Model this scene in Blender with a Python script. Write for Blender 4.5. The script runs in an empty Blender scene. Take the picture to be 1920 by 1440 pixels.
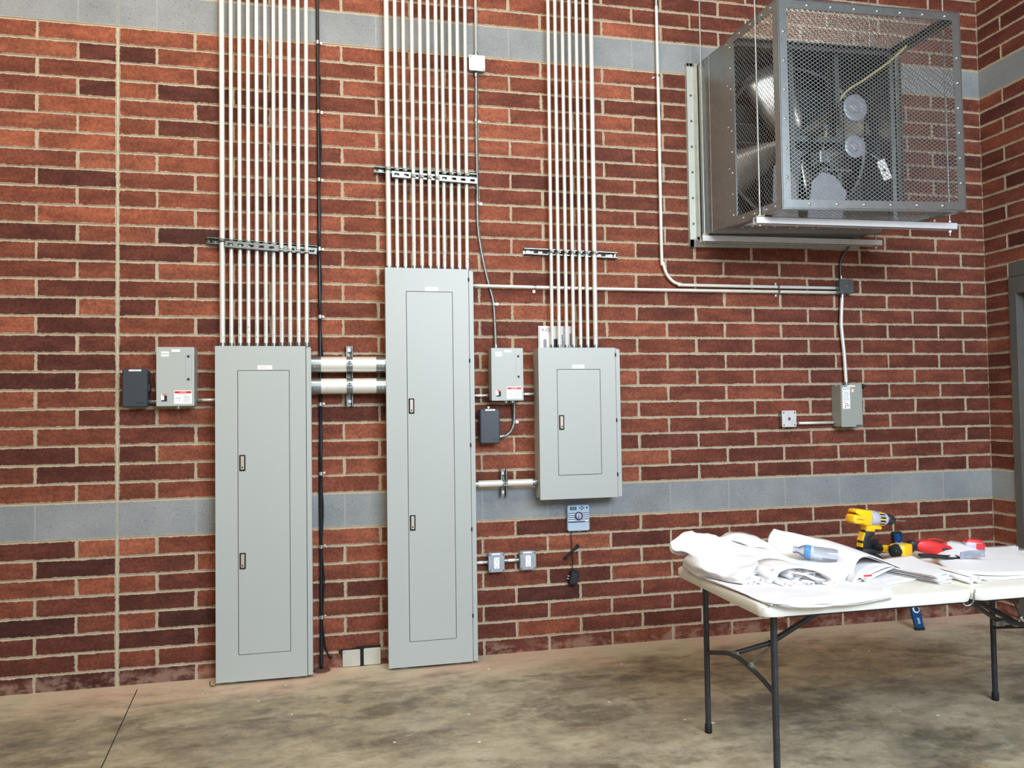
import bpy, bmesh, math, random
from mathutils import Vector, Matrix, Euler
random.seed(7)
S = bpy.context.scene
COL = S.collection
PI = math.pi

# ------------------------------------------------------------------ camera
cam_d = bpy.data.cameras.new('camera'); cam = bpy.data.objects.new('camera', cam_d); COL.objects.link(cam)
cam_d.sensor_width = 36; cam_d.lens = 1449.86 * 36 / 1920; cam_d.clip_start = .05; cam_d.clip_end = 200
YAW, PIT, ROL = .21645, .03157, -.01464
Fw = Vector((math.sin(YAW) * math.cos(PIT), math.cos(YAW) * math.cos(PIT), math.sin(PIT)))
R0 = Vector((math.cos(YAW), -math.sin(YAW), 0)); U0 = R0.cross(Fw)
Rr = R0 * math.cos(ROL) + U0 * math.sin(ROL); Uu = -R0 * math.sin(ROL) + U0 * math.cos(ROL)
cam.matrix_world = Matrix(((Rr.x, Uu.x, -Fw.x, 1.20908), (Rr.y, Uu.y, -Fw.y, -4.63075), (Rr.z, Uu.z, -Fw.z, 1.47977), (0, 0, 0, 1)))
S.camera = cam

# ------------------------------------------------------------------ world, sun, exposure
W = bpy.data.worlds.new('world'); S.world = W; W.use_nodes = True
nt = W.node_tree; nt.nodes.clear()
wo = nt.nodes.new('ShaderNodeOutputWorld'); bg = nt.nodes.new('ShaderNodeBackground')
tc = nt.nodes.new('ShaderNodeTexCoord'); sp = nt.nodes.new('ShaderNodeSeparateXYZ'); cr = nt.nodes.new('ShaderNodeValToRGB')
nt.links.new(tc.outputs['Generated'], sp.inputs[0]); nt.links.new(sp.outputs['Z'], cr.inputs[0])
cr.color_ramp.elements[0].position = 0.0; cr.color_ramp.elements[0].color = (.80, .90, 1.0, 1)
cr.color_ramp.elements[1].position = .6; cr.color_ramp.elements[1].color = (.30, .52, 1.0, 1)
nt.links.new(cr.outputs[0], bg.inputs[0]); bg.inputs[1].default_value = 1.6
nt.links.new(bg.outputs[0], wo.inputs[0])
sun_d = bpy.data.lights.new('sun', 'SUN'); sun_d.energy = 6.0; sun_d.angle = .01; sun_d.color = (1, .93, .82)
sun = bpy.data.objects.new('sun', sun_d); COL.objects.link(sun)
sun.rotation_euler = Vector((-.25, .42, -1)).to_track_quat('-Z', 'Y').to_euler()
S.view_settings.view_transform = 'Standard'; S.view_settings.look = 'None'
S.view_settings.gamma = 1; S.view_settings.use_curve_mapping = False
S.view_settings.exposure = 0.0
def area(name, loc, target, size, energy, color):
    d = bpy.data.lights.new(name, 'AREA'); d.shape = 'RECTANGLE'; d.size, d.size_y = size; d.energy = energy; d.color = color
    o = bpy.data.objects.new(name, d); COL.objects.link(o); o.location = loc
    o.rotation_euler = (Vector(target) - Vector(loc)).to_track_quat('-Z', 'Y').to_euler()
    return o
area('daylight_bay_door', (3.4, -5.9, 3.6), (2.2, 0, .4), (3.4, 1.7), 400, (.74, .87, 1.0))
area('high_bay_glow_near', (1.0, -3.2, 5.7), (.8, 0, 2.9), (1.6, .8), 104, (1.0, .86, .68))
area('high_bay_glow_far', (-1.8, -3.6, 5.7), (-.4, 0, 2.6), (1.6, .8), 100, (1.0, .86, .68))

# ------------------------------------------------------------------ node / material helpers
def lin(c):
    f = lambda v: v / 12.92 if v <= .04045 else ((v + .055) / 1.055) ** 2.4
    return tuple(f(v / 255) for v in c) + (1,)
class N:
    def __init__(s, name):
        s.m = bpy.data.materials.new(name); s.m.use_nodes = True; s.t = s.m.node_tree; s.t.nodes.clear()
        s.o = s.t.nodes.new('ShaderNodeOutputMaterial'); s.b = s.t.nodes.new('ShaderNodeBsdfPrincipled')
        s.t.links.new(s.b.outputs[0], s.o.inputs[0])
    def n(s, typ, **kw):
        x = s.t.nodes.new(typ)
        for k, v in kw.items(): setattr(x, k, v)
        return x
    def l(s, a, b): s.t.links.new(a, b)
    def set(s, i, v):
        if hasattr(v, 'is_linked') or hasattr(v, 'links'): s.l(v, i)
        else: i.default_value = v
    def math(s, op, a, b=None, c=None, clamp=False):
        x = s.n('ShaderNodeMath', operation=op); x.use_clamp = clamp
        s.set(x.inputs[0], a)
        if b is not None: s.set(x.inputs[1], b)
        if c is not None: s.set(x.inputs[2], c)
        return x.outputs[0]
    def noise(s, vec, scale, detail=3, rough=.5, dist=0):
        x = s.n('ShaderNodeTexNoise'); x.inputs['Scale'].default_value = scale; x.inputs['Detail'].default_value = detail
        x.inputs['Roughness'].default_value = rough; x.inputs['Distortion'].default_value = dist
        if vec is not None: s.l(vec, x.inputs['Vector'])
        return x.outputs['Fac']
    def ramp(s, f, stops):
        x = s.n('ShaderNodeValToRGB'); s.l(f, x.inputs[0]); e = x.color_ramp.elements
        while len(e) < len(stops): e.new(.5)
        for i, (p, c) in enumerate(stops): e[i].position = p; e[i].color = c if len(c) == 4 else tuple(c) + (1,)
        return x.outputs[0]
    def mix(s, f, a, b, mode='MIX'):
        x = s.n('ShaderNodeMix', data_type='RGBA', blend_type=mode)
        s.set(x.inputs['Factor'], f); s.set(x.inputs[6], a); s.set(x.inputs[7], b)
        return x.outputs[2]
    def step(s, f, a, b):
        x = s.n('ShaderNodeMapRange'); x.interpolation_type = 'SMOOTHSTEP'; s.set(x.inputs[0], f)
        s.set(x.inputs[1], a); s.set(x.inputs[2], b); return x.outputs[0]
    def obj(s): return s.n('ShaderNodeTexCoord').outputs['Object']
    def pos(s): return s.n('ShaderNodeNewGeometry').outputs['Position']
    def scale(s, v, k):
        x = s.n('ShaderNodeMapping'); x.inputs['Scale'].default_value = k; s.l(v, x.inputs['Vector']); return x.outputs[0]
    def bump(s, h, strength=.3, dist=.002):
        x = s.n('ShaderNodeBump'); x.inputs['Strength'].default_value = strength; x.inputs['Distance'].default_value = dist
        s.l(h, x.inputs['Height']); s.l(x.outputs[0], s.b.inputs['Normal'])
def mat(name, rgb, rough=.5, metal=0, spec=.5, var=.06, vscale=8, bump=0, bscale=200, coat=0, trans=0, emis=None):
    k = N(name); p = k.pos(); c = lin(rgb)
    f = k.noise(p, vscale, 3)
    lo = tuple(v * (1 - var) for v in c[:3]) + (1,); hi = tuple(min(1, v * (1 + var)) for v in c[:3]) + (1,)
    k.l(k.ramp(f, [(.3, lo), (.7, hi)]), k.b.inputs['Base Color'])
    k.b.inputs['Roughness'].default_value = rough; k.b.inputs['Metallic'].default_value = metal
    k.b.inputs['Specular IOR Level'].default_value = spec; k.b.inputs['Coat Weight'].default_value = coat
    k.b.inputs['Transmission Weight'].default_value = trans
    if bump: k.bump(k.noise(p, bscale, 2), bump, .001)
    return k.m

def brick_mat():
    k = N('brick'); p = k.pos()
    col = k.n('ShaderNodeAttribute', attribute_name='tint').outputs['Color']
    uv = k.n('ShaderNodeAttribute', attribute_name='edge').outputs['Vector']     # half size minus distance from the centre, metres
    s = k.n('ShaderNodeSeparateXYZ'); k.l(uv, s.inputs[0])
    d = k.math('MINIMUM', s.outputs[0], s.outputs[1])
    n1 = k.noise(p, 70, 4, .6); n2 = k.noise(p, 14, 2); n3 = k.noise(p, 260, 3, .65)
    wob = k.math('ADD', k.math('MULTIPLY', n1, .0110), k.math('MULTIPLY', n2, .0090))
    smear = k.step(k.math('SUBTRACT', d, k.math('SUBTRACT', wob, .0055)), .0007, -.0007)
    mott = k.mix(k.step(k.math('ADD', k.math('MULTIPLY', n3, .5), k.math('MULTIPLY', n1, .5)), .34, .66), (.62, .60, .60, 1), (1.32, 1.3, 1.26, 1))
    big = k.mix(k.step(k.noise(k.scale(p, (5, 5, 14)), 1.0, 3), .35, .7), (.78, .76, .76, 1), (1.2, 1.18, 1.14, 1))
    c = k.mix(1, k.mix(1, col, mott, 'MULTIPLY'), big, 'MULTIPLY')
    pits = k.step(k.noise(p, 190, 2, .5), .30, .24)
    c = k.mix(k.math('MULTIPLY', pits, .7), c, (.035, .012, .010, 1))
    fleck = k.step(k.noise(k.scale(p, (1, 1, 2)), 55, 5, .75), .73, .77)
    c = k.mix(k.math('MULTIPLY', fleck, .45), c, (.55, .42, .33, 1))
    z = k.n('ShaderNodeSeparateXYZ'); k.l(p, z.inputs[0])
    dust = k.step(k.math('ADD', z.outputs[2], k.math('MULTIPLY', k.noise(p, 9, 5, .7), -.17)), .0, -.05)
    dust = k.math('MULTIPLY', dust, k.step(k.noise(k.scale(p, (1, 1, 1.6)), 7, 6, .7), .42, .58))
    c = k.mix(k.math('MULTIPLY', dust, .5), c, lin((170, 140, 120)))
    mort = k.mix(k.noise(p, 40, 4), lin((162, 146, 122)), lin((200, 184, 158)))
    k.l(k.mix(smear, c, mort), k.b.inputs['Base Color'])
    k.b.inputs['Roughness'].default_value = .85; k.b.inputs['Specular IOR Level'].default_value = .25
    h = k.math('ADD', k.math('MULTIPLY', n3, .6), k.math('MULTIPLY', pits, -.8))
    k.bump(k.math('ADD', h, k.math('MULTIPLY', smear, -.8)), .5, .0016)
    return k.m
def block_mat():
    k = N('concrete_block'); p = k.pos()
    uv = k.n('ShaderNodeAttribute', attribute_name='edge').outputs['Vector']
    s = k.n('ShaderNodeSeparateXYZ'); k.l(uv, s.inputs[0])
    n = k.noise(p, 120, 3, .7); nb = k.noise(p, 2.5, 3)
    c = k.mix(k.step(nb, .3, .7), lin((128, 131, 132)), lin((148, 150, 149)))
    pits = k.step(k.noise(p, 150, 2, .6), .36, .29)
    c = k.mix(k.math('MULTIPLY', pits, .75), c, lin((66, 66, 68)))
    c = k.mix(k.math('MULTIPLY', k.step(n, .45, .7), .25), c, lin((172, 172, 168)))
    e = k.math('MULTIPLY', k.step(k.math('ADD', s.outputs[0], k.math('MULTIPLY', k.noise(p, 30, 2), -.004)), .006, .003), .7)
    c = k.mix(e, c, lin((160, 160, 158)))
    ez = k.step(k.math('ADD', s.outputs[1], k.math('MULTIPLY', k.noise(p, 60, 3), -.010)), .001, -.001)
    c = k.mix(ez, c, lin((190, 172, 144)))
    k.l(c, k.b.inputs['Base Color']); k.b.inputs['Roughness'].default_value = .9; k.b.inputs['Specular IOR Level'].default_value = .2
    k.bump(k.math('SUBTRACT', k.math('MULTIPLY', n, .5), pits), .6, .002)
    return k.m
def mortar_mat():
    k = N('mortar'); p = k.pos()
    c = k.mix(k.noise(p, 22, 5, .7), lin((150, 134, 112)), lin((200, 184, 158)))
    k.l(c, k.b.inputs['Base Color']); k.b.inputs['Roughness'].default_value = .95
    k.bump(k.noise(p, 160, 3), .6, .002); return k.m
def floor_mat():
    k = N('stained_concrete'); p = k.pos()
    ps = k.scale(p, (1.0, 1.5, 1))
    base = k.math('ADD', k.math('MULTIPLY', k.noise(ps, 1.3, 8, .68, .25), .62), k.math('MULTIPLY', k.noise(ps, 7, 7, .72), .38))
    c = k.ramp(base, [(.36, lin((98, 92, 80))), (.47, lin((146, 134, 110))), (.56, lin((174, 161, 134))), (.68, lin((196, 185, 162)))])
    stain = k.step(k.math('ADD', k.math('MULTIPLY', k.noise(k.scale(p, (1.1, 2.4, 1)), 1.5, 8, .66, .4), .75), k.math('MULTIPLY', k.noise(p, 16, 5, .7), .25)), .49, .61)
    c = k.mix(k.math('MULTIPLY', stain, .60), c, lin((86, 76, 58)))
    st2 = k.step(k.noise(k.scale(p, (2.0, 4.0, 1)), 3.1, 9, .76, .3), .54, .66)
    c = k.mix(k.math('MULTIPLY', st2, .40), c, lin((70, 66, 60)))
    tan = k.step(k.noise(k.scale(p, (1, 1.8, 1)), 3.3, 8, .7, .3), .56, .70)
    c = k.mix(k.math('MULTIPLY', tan, .35), c, lin((176, 148, 102)))
    s = k.n('ShaderNodeSeparateXYZ'); k.l(p, s.inputs[0])
    # pale brick and mortar dust lying along the foot of the wall
    dd = k.math('ADD', s.outputs[1], k.math('MULTIPLY', k.math('SUBTRACT', k.noise(k.scale(p, (2.2, 6, 1)), 1.6, 7, .65), .5), .95))
    dust = k.step(dd, -.52, -.06)
    dc = k.mix(k.step(k.noise(p, 1.6, 4), .35, .65), lin((205, 192, 162)), lin((214, 180, 154)))
    c = k.mix(k.math('MULTIPLY', dust, .88), c, dc)
    scuff = k.step(k.noise(k.scale(p, (2, 6, 1)), 4.5, 8, .8), .60, .68)
    c = k.mix(k.math('MULTIPLY', scuff, .55), c, lin((206, 202, 190)))
    vor = k.n('ShaderNodeTexVoronoi'); vor.inputs['Scale'].default_value = 9; k.l(p, vor.inputs['Vector'])
    spk = k.math('MULTIPLY', k.step(vor.outputs['Distance'], .085, .06), k.step(k.noise(p, 3, 2), .56, .60))
    c = k.mix(spk, c, lin((232, 228, 216)))
    fine = k.noise(p, 60, 6, .7)
    c = k.mix(1, c, k.mix(fine, (.80, .80, .80, 1), (1.18, 1.18, 1.18, 1)), 'MULTIPLY')
    dark = k.step(k.noise(k.scale(p, (3, 9, 1)), 12, 6, .7), .68, .74)
    c = k.mix(k.math('MULTIPLY', dark, .5), c, lin((62, 58, 52)))
    k.l(c, k.b.inputs['Base Color'])
    k.l(k.ramp(k.noise(ps, 3, 4), [(.3, (.42,) * 3), (.7, (.75,) * 3)]), k.b.inputs['Roughness'])
    k.b.inputs['Specular IOR Level'].default_value = .4
    k.bump(k.math('ADD', fine, k.math('MULTIPLY', k.noise(p, 6, 4), 1.5)), .22, .004)
    return k.m
def galv_mat(name, lo, hi, rough=.36, sc=55, metal=.9):
    k = N(name); p = k.pos(); lo, hi = [tuple(.5 * (a + b) + s * .32 * (b - a) for a, b in zip(lo, hi)) for s in (-1, 1)]
    v = k.n('ShaderNodeTexVoronoi'); v.inputs['Scale'].default_value = sc; k.l(p, v.inputs['Vector'])
    sp_ = k.n('ShaderNodeSeparateXYZ'); k.l(v.outputs['Color'], sp_.inputs[0])
    f = k.math('ADD', k.math('MULTIPLY', sp_.outputs[0], .55), k.math('MULTIPLY', k.noise(p, 12, 4), .45))
    k.l(k.mix(f, lin(lo), lin(hi)), k.b.inputs['Base Color'])
    k.b.inputs['Metallic'].default_value = metal
    k.b.inputs['Roughness'].default_value = rough
    return k.m
def paper_mat():
    k = N('drawing_paper'); p = k.pos()
    c = k.mix(k.noise(p, 5, 4), lin((222, 218, 216)), lin((238, 236, 234)))
    ink = k.step(k.noise(k.scale(p, (60, 25, 25)), 2.2, 5, .7), .70, .74)
    gate = k.step(k.noise(p, 6, 2), .52, .60)
    c = k.mix(k.math('MULTIPLY', k.math('MULTIPLY', ink, gate), .45), c, lin((120, 120, 130)))
    k.l(c, k.b.inputs['Base Color']); k.b.inputs['Roughness'].default_value = .7; k.b.inputs['Specular IOR Level'].default_value = .3
    k.bump(k.noise(p, 14, 4, .6), .35, .006)
    return k.m
M = dict(
    brick=brick_mat(), block=block_mat(), mortar=mortar_mat(), floor=floor_mat(),
    caulk=mat('joint_sealant', (178, 168, 142), .7, var=.15, vscale=20, bump=.4, bscale=90),
    panel=mat('grey_enamel', (174, 178, 172), .42, var=.015, vscale=2, bump=.05, bscale=700),
    panel2=mat('grey_enamel_box', (152, 156, 146), .45, var=.03, vscale=4),
    gap=mat('dark_gap', (28, 30, 30), .8),
    emt=galv_mat('conduit_zinc', (222, 220, 208), (240, 238, 228), .34, 30, .35),
    galv=galv_mat('galvanized_sheet', (146, 152, 150), (168, 174, 174), .34, 45, .88),
    galvd=galv_mat('galvanized_dark', (96, 102, 100), (114, 120, 118), .42, 45, .8),
    wire=galv_mat('guard_wire', (150, 152, 148), (176, 180, 180), .34, 60, .85),
    steel=galv_mat('bright_steel', (205, 206, 202), (240, 240, 236), .22, 60, 1.0),
    strut=galv_mat('strut_zinc', (128, 130, 124), (165, 166, 160), .38, 50, .85),
    latch=mat('latch_plate', (196, 182, 164), .35, .3),
    brass=mat('compression_nut', (204, 190, 150), .3, 1, var=.1),
    black=mat('black_jacket', (20, 20, 23), .38, var=.2, vscale=20),
    rubber=mat('black_rubber', (14, 14, 15), .7),
    char=mat('charcoal_plastic', (58, 62, 68), .48, var=.04, bump=.1, bscale=600),
    char2=mat('charcoal_plastic_raised', (44, 47, 53), .5),
    white=mat('white_label', (240, 240, 236), .45, var=.01),
    ink=mat('label_ink', (62, 64, 74), .6), dark=mat('black_ink', (22, 22, 26), .6),
    red=mat('danger_red', (206, 38, 44), .45), pale=mat('pale_grey_ink', (176, 178, 184), .6),
    pinkish=mat('red_outline', (226, 120, 112), .5),
    outlet=mat('outlet_white', (244, 243, 238), .35, var=.01),
    outbox=galv_mat('handy_box', (150, 156, 166), (186, 190, 198), .42, 40, .55),
    outbox2=galv_mat('bright_box', (214, 214, 212), (246, 246, 244), .34, 40, .4),
    ctl=mat('controller_grey', (172, 190, 204), .4, var=.01), navy=mat('controller_navy', (32, 50, 84), .45),
    lcd=mat('lcd', (104, 118, 108), .2), teal=mat('button_teal', (30, 66, 84), .4),
    door=mat('door_paint', (92, 90, 84), .5, var=.05), doorb=mat('door_slab_paint', (66, 70, 74), .5, var=.05),
    tabletop=mat('blow_moulded_plastic', (226, 222, 208), .45, var=.04, vscale=10, bump=.15, bscale=300),
    leg=mat('table_leg_paint', (58, 60, 62), .38, .35, var=.2, vscale=30),
    paper=paper_mat(), brightgalv=galv_mat('new_strut', (222, 224, 226), (238, 240, 240), .34, 30, .3), flange=galv_mat('flange_zinc', (186, 190, 182), (202, 206, 198), .4, 30, .35), paper2=mat('paper_edge', (225, 222, 220), .8, var=.05, vscale=60, bump=.5, bscale=150),
    yellow=mat('tool_yellow', (246, 186, 22), .38, var=.02), toolblk=mat('tool_black', (30, 31, 34), .5),
    toolgrey=mat('gearcase_grey', (190, 194, 204), .38, .35), chuck=mat('chuck', (74, 76, 80), .3, .7),
    toolred=mat('tool_red', (204, 44, 44), .38), silver=mat('silver_plastic', (186, 178, 196), .35, .3),
    blue=mat('level_blue', (20, 78, 132), .35, .2), capblue=mat('cap_blue', (70, 140, 215), .35),
    clear=mat('clear_plastic', (215, 222, 232), .12, 0, trans=.85, var=.01),
    film=mat('scratched_clear_strip', (168, 172, 184), .25, .1, trans=.35, var=.2, vscale=60),
    ceil=mat('ceiling_paint', (120, 116, 108), .8), apron=mat('outdoor_concrete', (190, 184, 172), .9, var=.1, vscale=1),
    sidewall=mat('painted_block', (150, 140, 128), .85), fanblk=mat('fan_black', (26, 26, 26), .45, .3),
    fanmet=galv_mat('fan_blade', (150, 144, 132), (205, 196, 178), .38, 20, .8), cream=mat('yellow_wire', (200, 190, 130), .5),
    putty=mat('foam_residue', (24, 23, 22), .9, bump=.6, bscale=200), rust=mat('rusty_sleeve', (104, 66, 52), .85, var=.2, vscale=50, bump=.5),
    coverpl=galv_mat('cover_plate', (186, 184, 168), (214, 210, 194), .42, 14, .35),
    kraft=mat('packaging_print', (222, 218, 220), .5, var=.03), greyprint=mat('grey_print', (134, 130, 138), .6),
)
# ------------------------------------------------------------------ geometry helpers
def obj(name, bm, m, parent=None, smooth=False, kind=None):
    me = bpy.data.meshes.new(name)
    off = parent.get('_o') if parent is not None else None
    if off is not None: bmesh.ops.translate(bm, verts=bm.verts, vec=-Vector(off))
    bmesh.ops.recalc_face_normals(bm, faces=bm.faces) if not smooth == 'keep' else None
    bm.to_mesh(me); bm.free()
    ms = m if isinstance(m, (list, tuple)) else [m]
    for x in ms: me.materials.append(x)
    if smooth:
        for p in me.polygons: p.use_smooth = True
        if smooth == 'auto': me.set_sharp_from_angle(angle=math.radians(38))
    o = bpy.data.objects.new(name, me); COL.objects.link(o)
    if parent is not None:
        o.parent = parent; o['_o'] = list(off) if off is not None else [0, 0, 0]
    if kind: o['kind'] = kind
    return o
def thing(name, label, cat, loc, group=None, rot=None):
    """an Empty at the thing's base; its parts are given in world metres unless rot is set (then in the thing's own metres)"""
    o = bpy.data.objects.new(name, None); COL.objects.link(o); o.empty_display_size = .05
    o.location = loc; o['label'] = label; o['category'] = cat
    if group: o['group'] = group
    if rot is not None: o.rotation_euler = rot; o['_o'] = [0, 0, 0]
    else: o['_o'] = list(loc)
    return o
def solo(name, bm, m, label, cat, loc, group=None, smooth=False):
    """a thing that is one mesh, its origin at loc"""
    bmesh.ops.translate(bm, verts=bm.verts, vec=-Vector(loc))
    o = obj(name, bm, m, None, smooth); o.location = loc; o['label'] = label; o['category'] = cat
    if group: o['group'] = group
    return o
def struct(name, bm, m, smooth=False): return obj(name, bm, m, None, smooth, 'structure')
def B(): return bmesh.new()
def box(bm, x0, x1, y0, y1, z0, z1, bev=0, mi=0, seg=2):
    r = bmesh.ops.create_cube(bm, size=1)
    for v in r['verts']:
        v.co = Vector((x0 + (v.co.x + .5) * (x1 - x0), y0 + (v.co.y + .5) * (y1 - y0), z0 + (v.co.z + .5) * (z1 - z0)))
    fs = set(f for v in r['verts'] for f in v.link_faces)
    if bev:
        es = list(set(e for f in fs for e in f.edges))
        q = bmesh.ops.bevel(bm, geom=es, offset=bev, segments=seg, affect='EDGES', profile=.6)
        fs = set(q['faces']) | set(f for f in fs if f.is_valid)
    for f in fs: f.material_index = mi
    return bm
def frame_z(d):
    d = Vector(d).normalized(); a = Vector((0, 0, 1)) if abs(d.z) < .9 else Vector((1, 0, 0))
    x = a.cross(d).normalized(); return x, d.cross(x)
def rings(bm, rs, cap=True, mi=0, closed=False):
    n = len(rs[0]); vs = [[bm.verts.new(p) for p in r] for r in rs]
    k = len(vs)
    for i in range(k if closed else k - 1):
        a, b = vs[i], vs[(i + 1) % k]
        for j in range(n):
            f = bm.faces.new((a[j], a[(j + 1) % n], b[(j + 1) % n], b[j])); f.material_index = mi
    if cap and not closed:
        for q in (vs[0], vs[-1]):
            try: bm.faces.new(q).material_index = mi
            except ValueError: pass
    return vs
def cyl(bm, p0, p1, r, seg=20, r1=None, mi=0, cap=True):
    p0, p1 = Vector(p0), Vector(p1); x, y = frame_z(p1 - p0); r1 = r if r1 is None else r1
    f = lambda p, q: [p + x * (q * math.cos(2 * PI * i / seg)) + y * (q * math.sin(2 * PI * i / seg)) for i in range(seg)]
    rings(bm, [f(p0, r), f(p1, r1)], cap, mi); return bm
def lathe(bm, p0, ax, prof, seg=24, mi=0):
    """prof: (distance along ax, radius)"""
    p0 = Vector(p0); ax = Vector(ax).normalized(); x, y = frame_z(ax)
    rings(bm, [[p0 + ax * h + x * (r * math.cos(2 * PI * i / seg)) + y * (r * math.sin(2 * PI * i / seg)) for i in range(seg)] for h, r in prof], True, mi)
    return bm
def smooth_path(pts, k=6):
    pts = [Vector(p) for p in pts]; out = []
    for i in range(len(pts) - 1):
        a = pts[max(i - 1, 0)]; b = pts[i]; c = pts[i + 1]; d = pts[min(i + 2, len(pts) - 1)]
        for j in range(k):
            t = j / k
            out.append(.5 * ((2 * b) + (c - a) * t + (2 * a - 5 * b + 4 * c - d) * t * t + (-a + 3 * b - 3 * c + d) * t ** 3))
    out.append(pts[-1]); return out
def tube(bm, pts, r, seg=12, k=6, mi=0, rf=None):
    P = smooth_path(pts, k) if k > 1 else [Vector(p) for p in pts]
    x = None; rs = []
    for i, p in enumerate(P):
        d = (P[min(i + 1, len(P) - 1)] - P[max(i - 1, 0)]).normalized()
        if x is None: x, y = frame_z(d)
        x = (x - d * x.dot(d)).normalized(); y = d.cross(x)
        q = rf(i) if rf else r
        rs.append([p + x * (q * math.cos(2 * PI * j / seg)) + y * (q * math.sin(2 * PI * j / seg)) for j in range(seg)])
    rings(bm, rs, True, mi); return bm
def armored(bm, pts, r, pitch=.0092, seg=14):
    """interlocked flexible metal conduit: a tube of rounded ribs"""
    P = smooth_path(pts, 40); L = [0]
    for i in range(1, len(P)): L.append(L[-1] + (P[i] - P[i - 1]).length)
    n = int(L[-1] / (pitch / 4)); Q = []; j = 0
    for i in range(n + 1):
        s = L[-1] * i / n
        while j < len(L) - 2 and L[j + 1] < s: j += 1
        t = (s - L[j]) / max(1e-9, L[j + 1] - L[j]); Q.append(P[j].lerp(P[j + 1], min(1, t)))
    return tube(bm, Q, r, seg, 1, rf=lambda i: r * (1.04, 1.0, .70, 1.0)[i % 4])
def prism(bm, pts, d0, d1, axis='y', mi=0):
    """a closed outline given in the plane across axis, from d0 to d1"""
    def V(a, b, d): return Vector((a, d, b)) if axis == 'y' else (Vector((d, a, b)) if axis == 'x' else Vector((a, b, d)))
    rings(bm, [[V(a, b, d0) for a, b in pts], [V(a, b, d1) for a, b in pts]], True, mi); return bm
def rrect(x0, x1, z0, z1, r, n=5):
    out = []
    for cx, cz, a0 in ((x1 - r, z1 - r, 0), (x0 + r, z1 - r, PI / 2), (x0 + r, z0 + r, PI), (x1 - r, z0 + r, 1.5 * PI)):
        for i in range(n + 1):
            a = a0 + PI / 2 * i / n; out.append((cx + r * math.cos(a), cz + r * math.sin(a)))
    return out
def rplate(bm, x0, x1, z0, z1, r, y0, y1, mi=0, bev=0):
    """rounded plate facing -Y, back at y0 and front at y1, soft front rim"""
    a = rrect(x0, x1, z0, z1, r); b = rrect(x0 + bev, x1 - bev, z0 + bev, z1 - bev, max(r - bev, .0005))
    rs = [[Vector((p, y0, q)) for p, q in a], [Vector((p, y1 + bev, q)) for p, q in a]]
    if bev: rs.append([Vector((p, y1, q)) for p, q in b])
    rings(bm, rs, True, mi); return bm
def text(name, s, size, origin, m, parent, rx=PI / 2, ry=0, rz=0, thick=.0003, align='CENTER', squash=1.0):
    c = bpy.data.curves.new('lettering', 'FONT'); c.body = s; c.size = size; c.extrude = thick; c.align_x = align; c.align_y = 'CENTER'; c.resolution_u = 2
    o = bpy.data.objects.new('lettering', c); COL.objects.link(o)
    dg = bpy.context.evaluated_depsgraph_get(); me = bpy.data.meshes.new_from_object(o.evaluated_get(dg))
    bpy.data.objects.remove(o)
    bm = B(); bm.from_mesh(me); bpy.data.meshes.remove(me)
    bm.transform(Matrix.Translation(origin) @ Euler((rx, ry, rz)).to_matrix().to_4x4() @ Matrix.Diagonal((squash, 1, 1, 1)))
    return obj(name, bm, m, parent)
TEX = []
for nm, sz in (('crease_large', .10), ('crease_small', .035)):
    tx = bpy.data.textures.new(nm, 'VORONOI' if sz > .05 else 'CLOUDS'); tx.noise_scale = sz; TEX.append(tx)
def sheet(name, g, m, parent=None, sub=3, thick=.0012, smooth=True, crumple=0):
    """a sheet through a grid of points, softened by subdivision and given real thickness"""
    if sub:
        k = 3 if sub < 4 else 6; g = [smooth_path(r, k) for r in g]; g = list(zip(*[smooth_path(c, k) for c in zip(*g)]))
    bm = B(); vs = [[bm.verts.new(p) for p in r] for r in g]
    for i in range(len(vs) - 1):
        for j in range(len(vs[0]) - 1): bm.faces.new((vs[i][j], vs[i][j + 1], vs[i + 1][j + 1], vs[i + 1][j]))
    o = obj(name, bm, m, parent, True)
    if crumple:
        for q, sz, st in ((0, .11, crumple), (1, .032, crumple * .38)):
            tx = TEX[q]; a = o.modifiers.new('creases', 'DISPLACE'); a.texture = tx; a.texture_coords = 'GLOBAL'; a.direction = 'Z'; a.strength = st; a.mid_level = (.12, .35)[q]
    b = o.modifiers.new('thickness', 'SOLIDIFY'); b.thickness = thick; b.offset = 0
    return o

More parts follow.
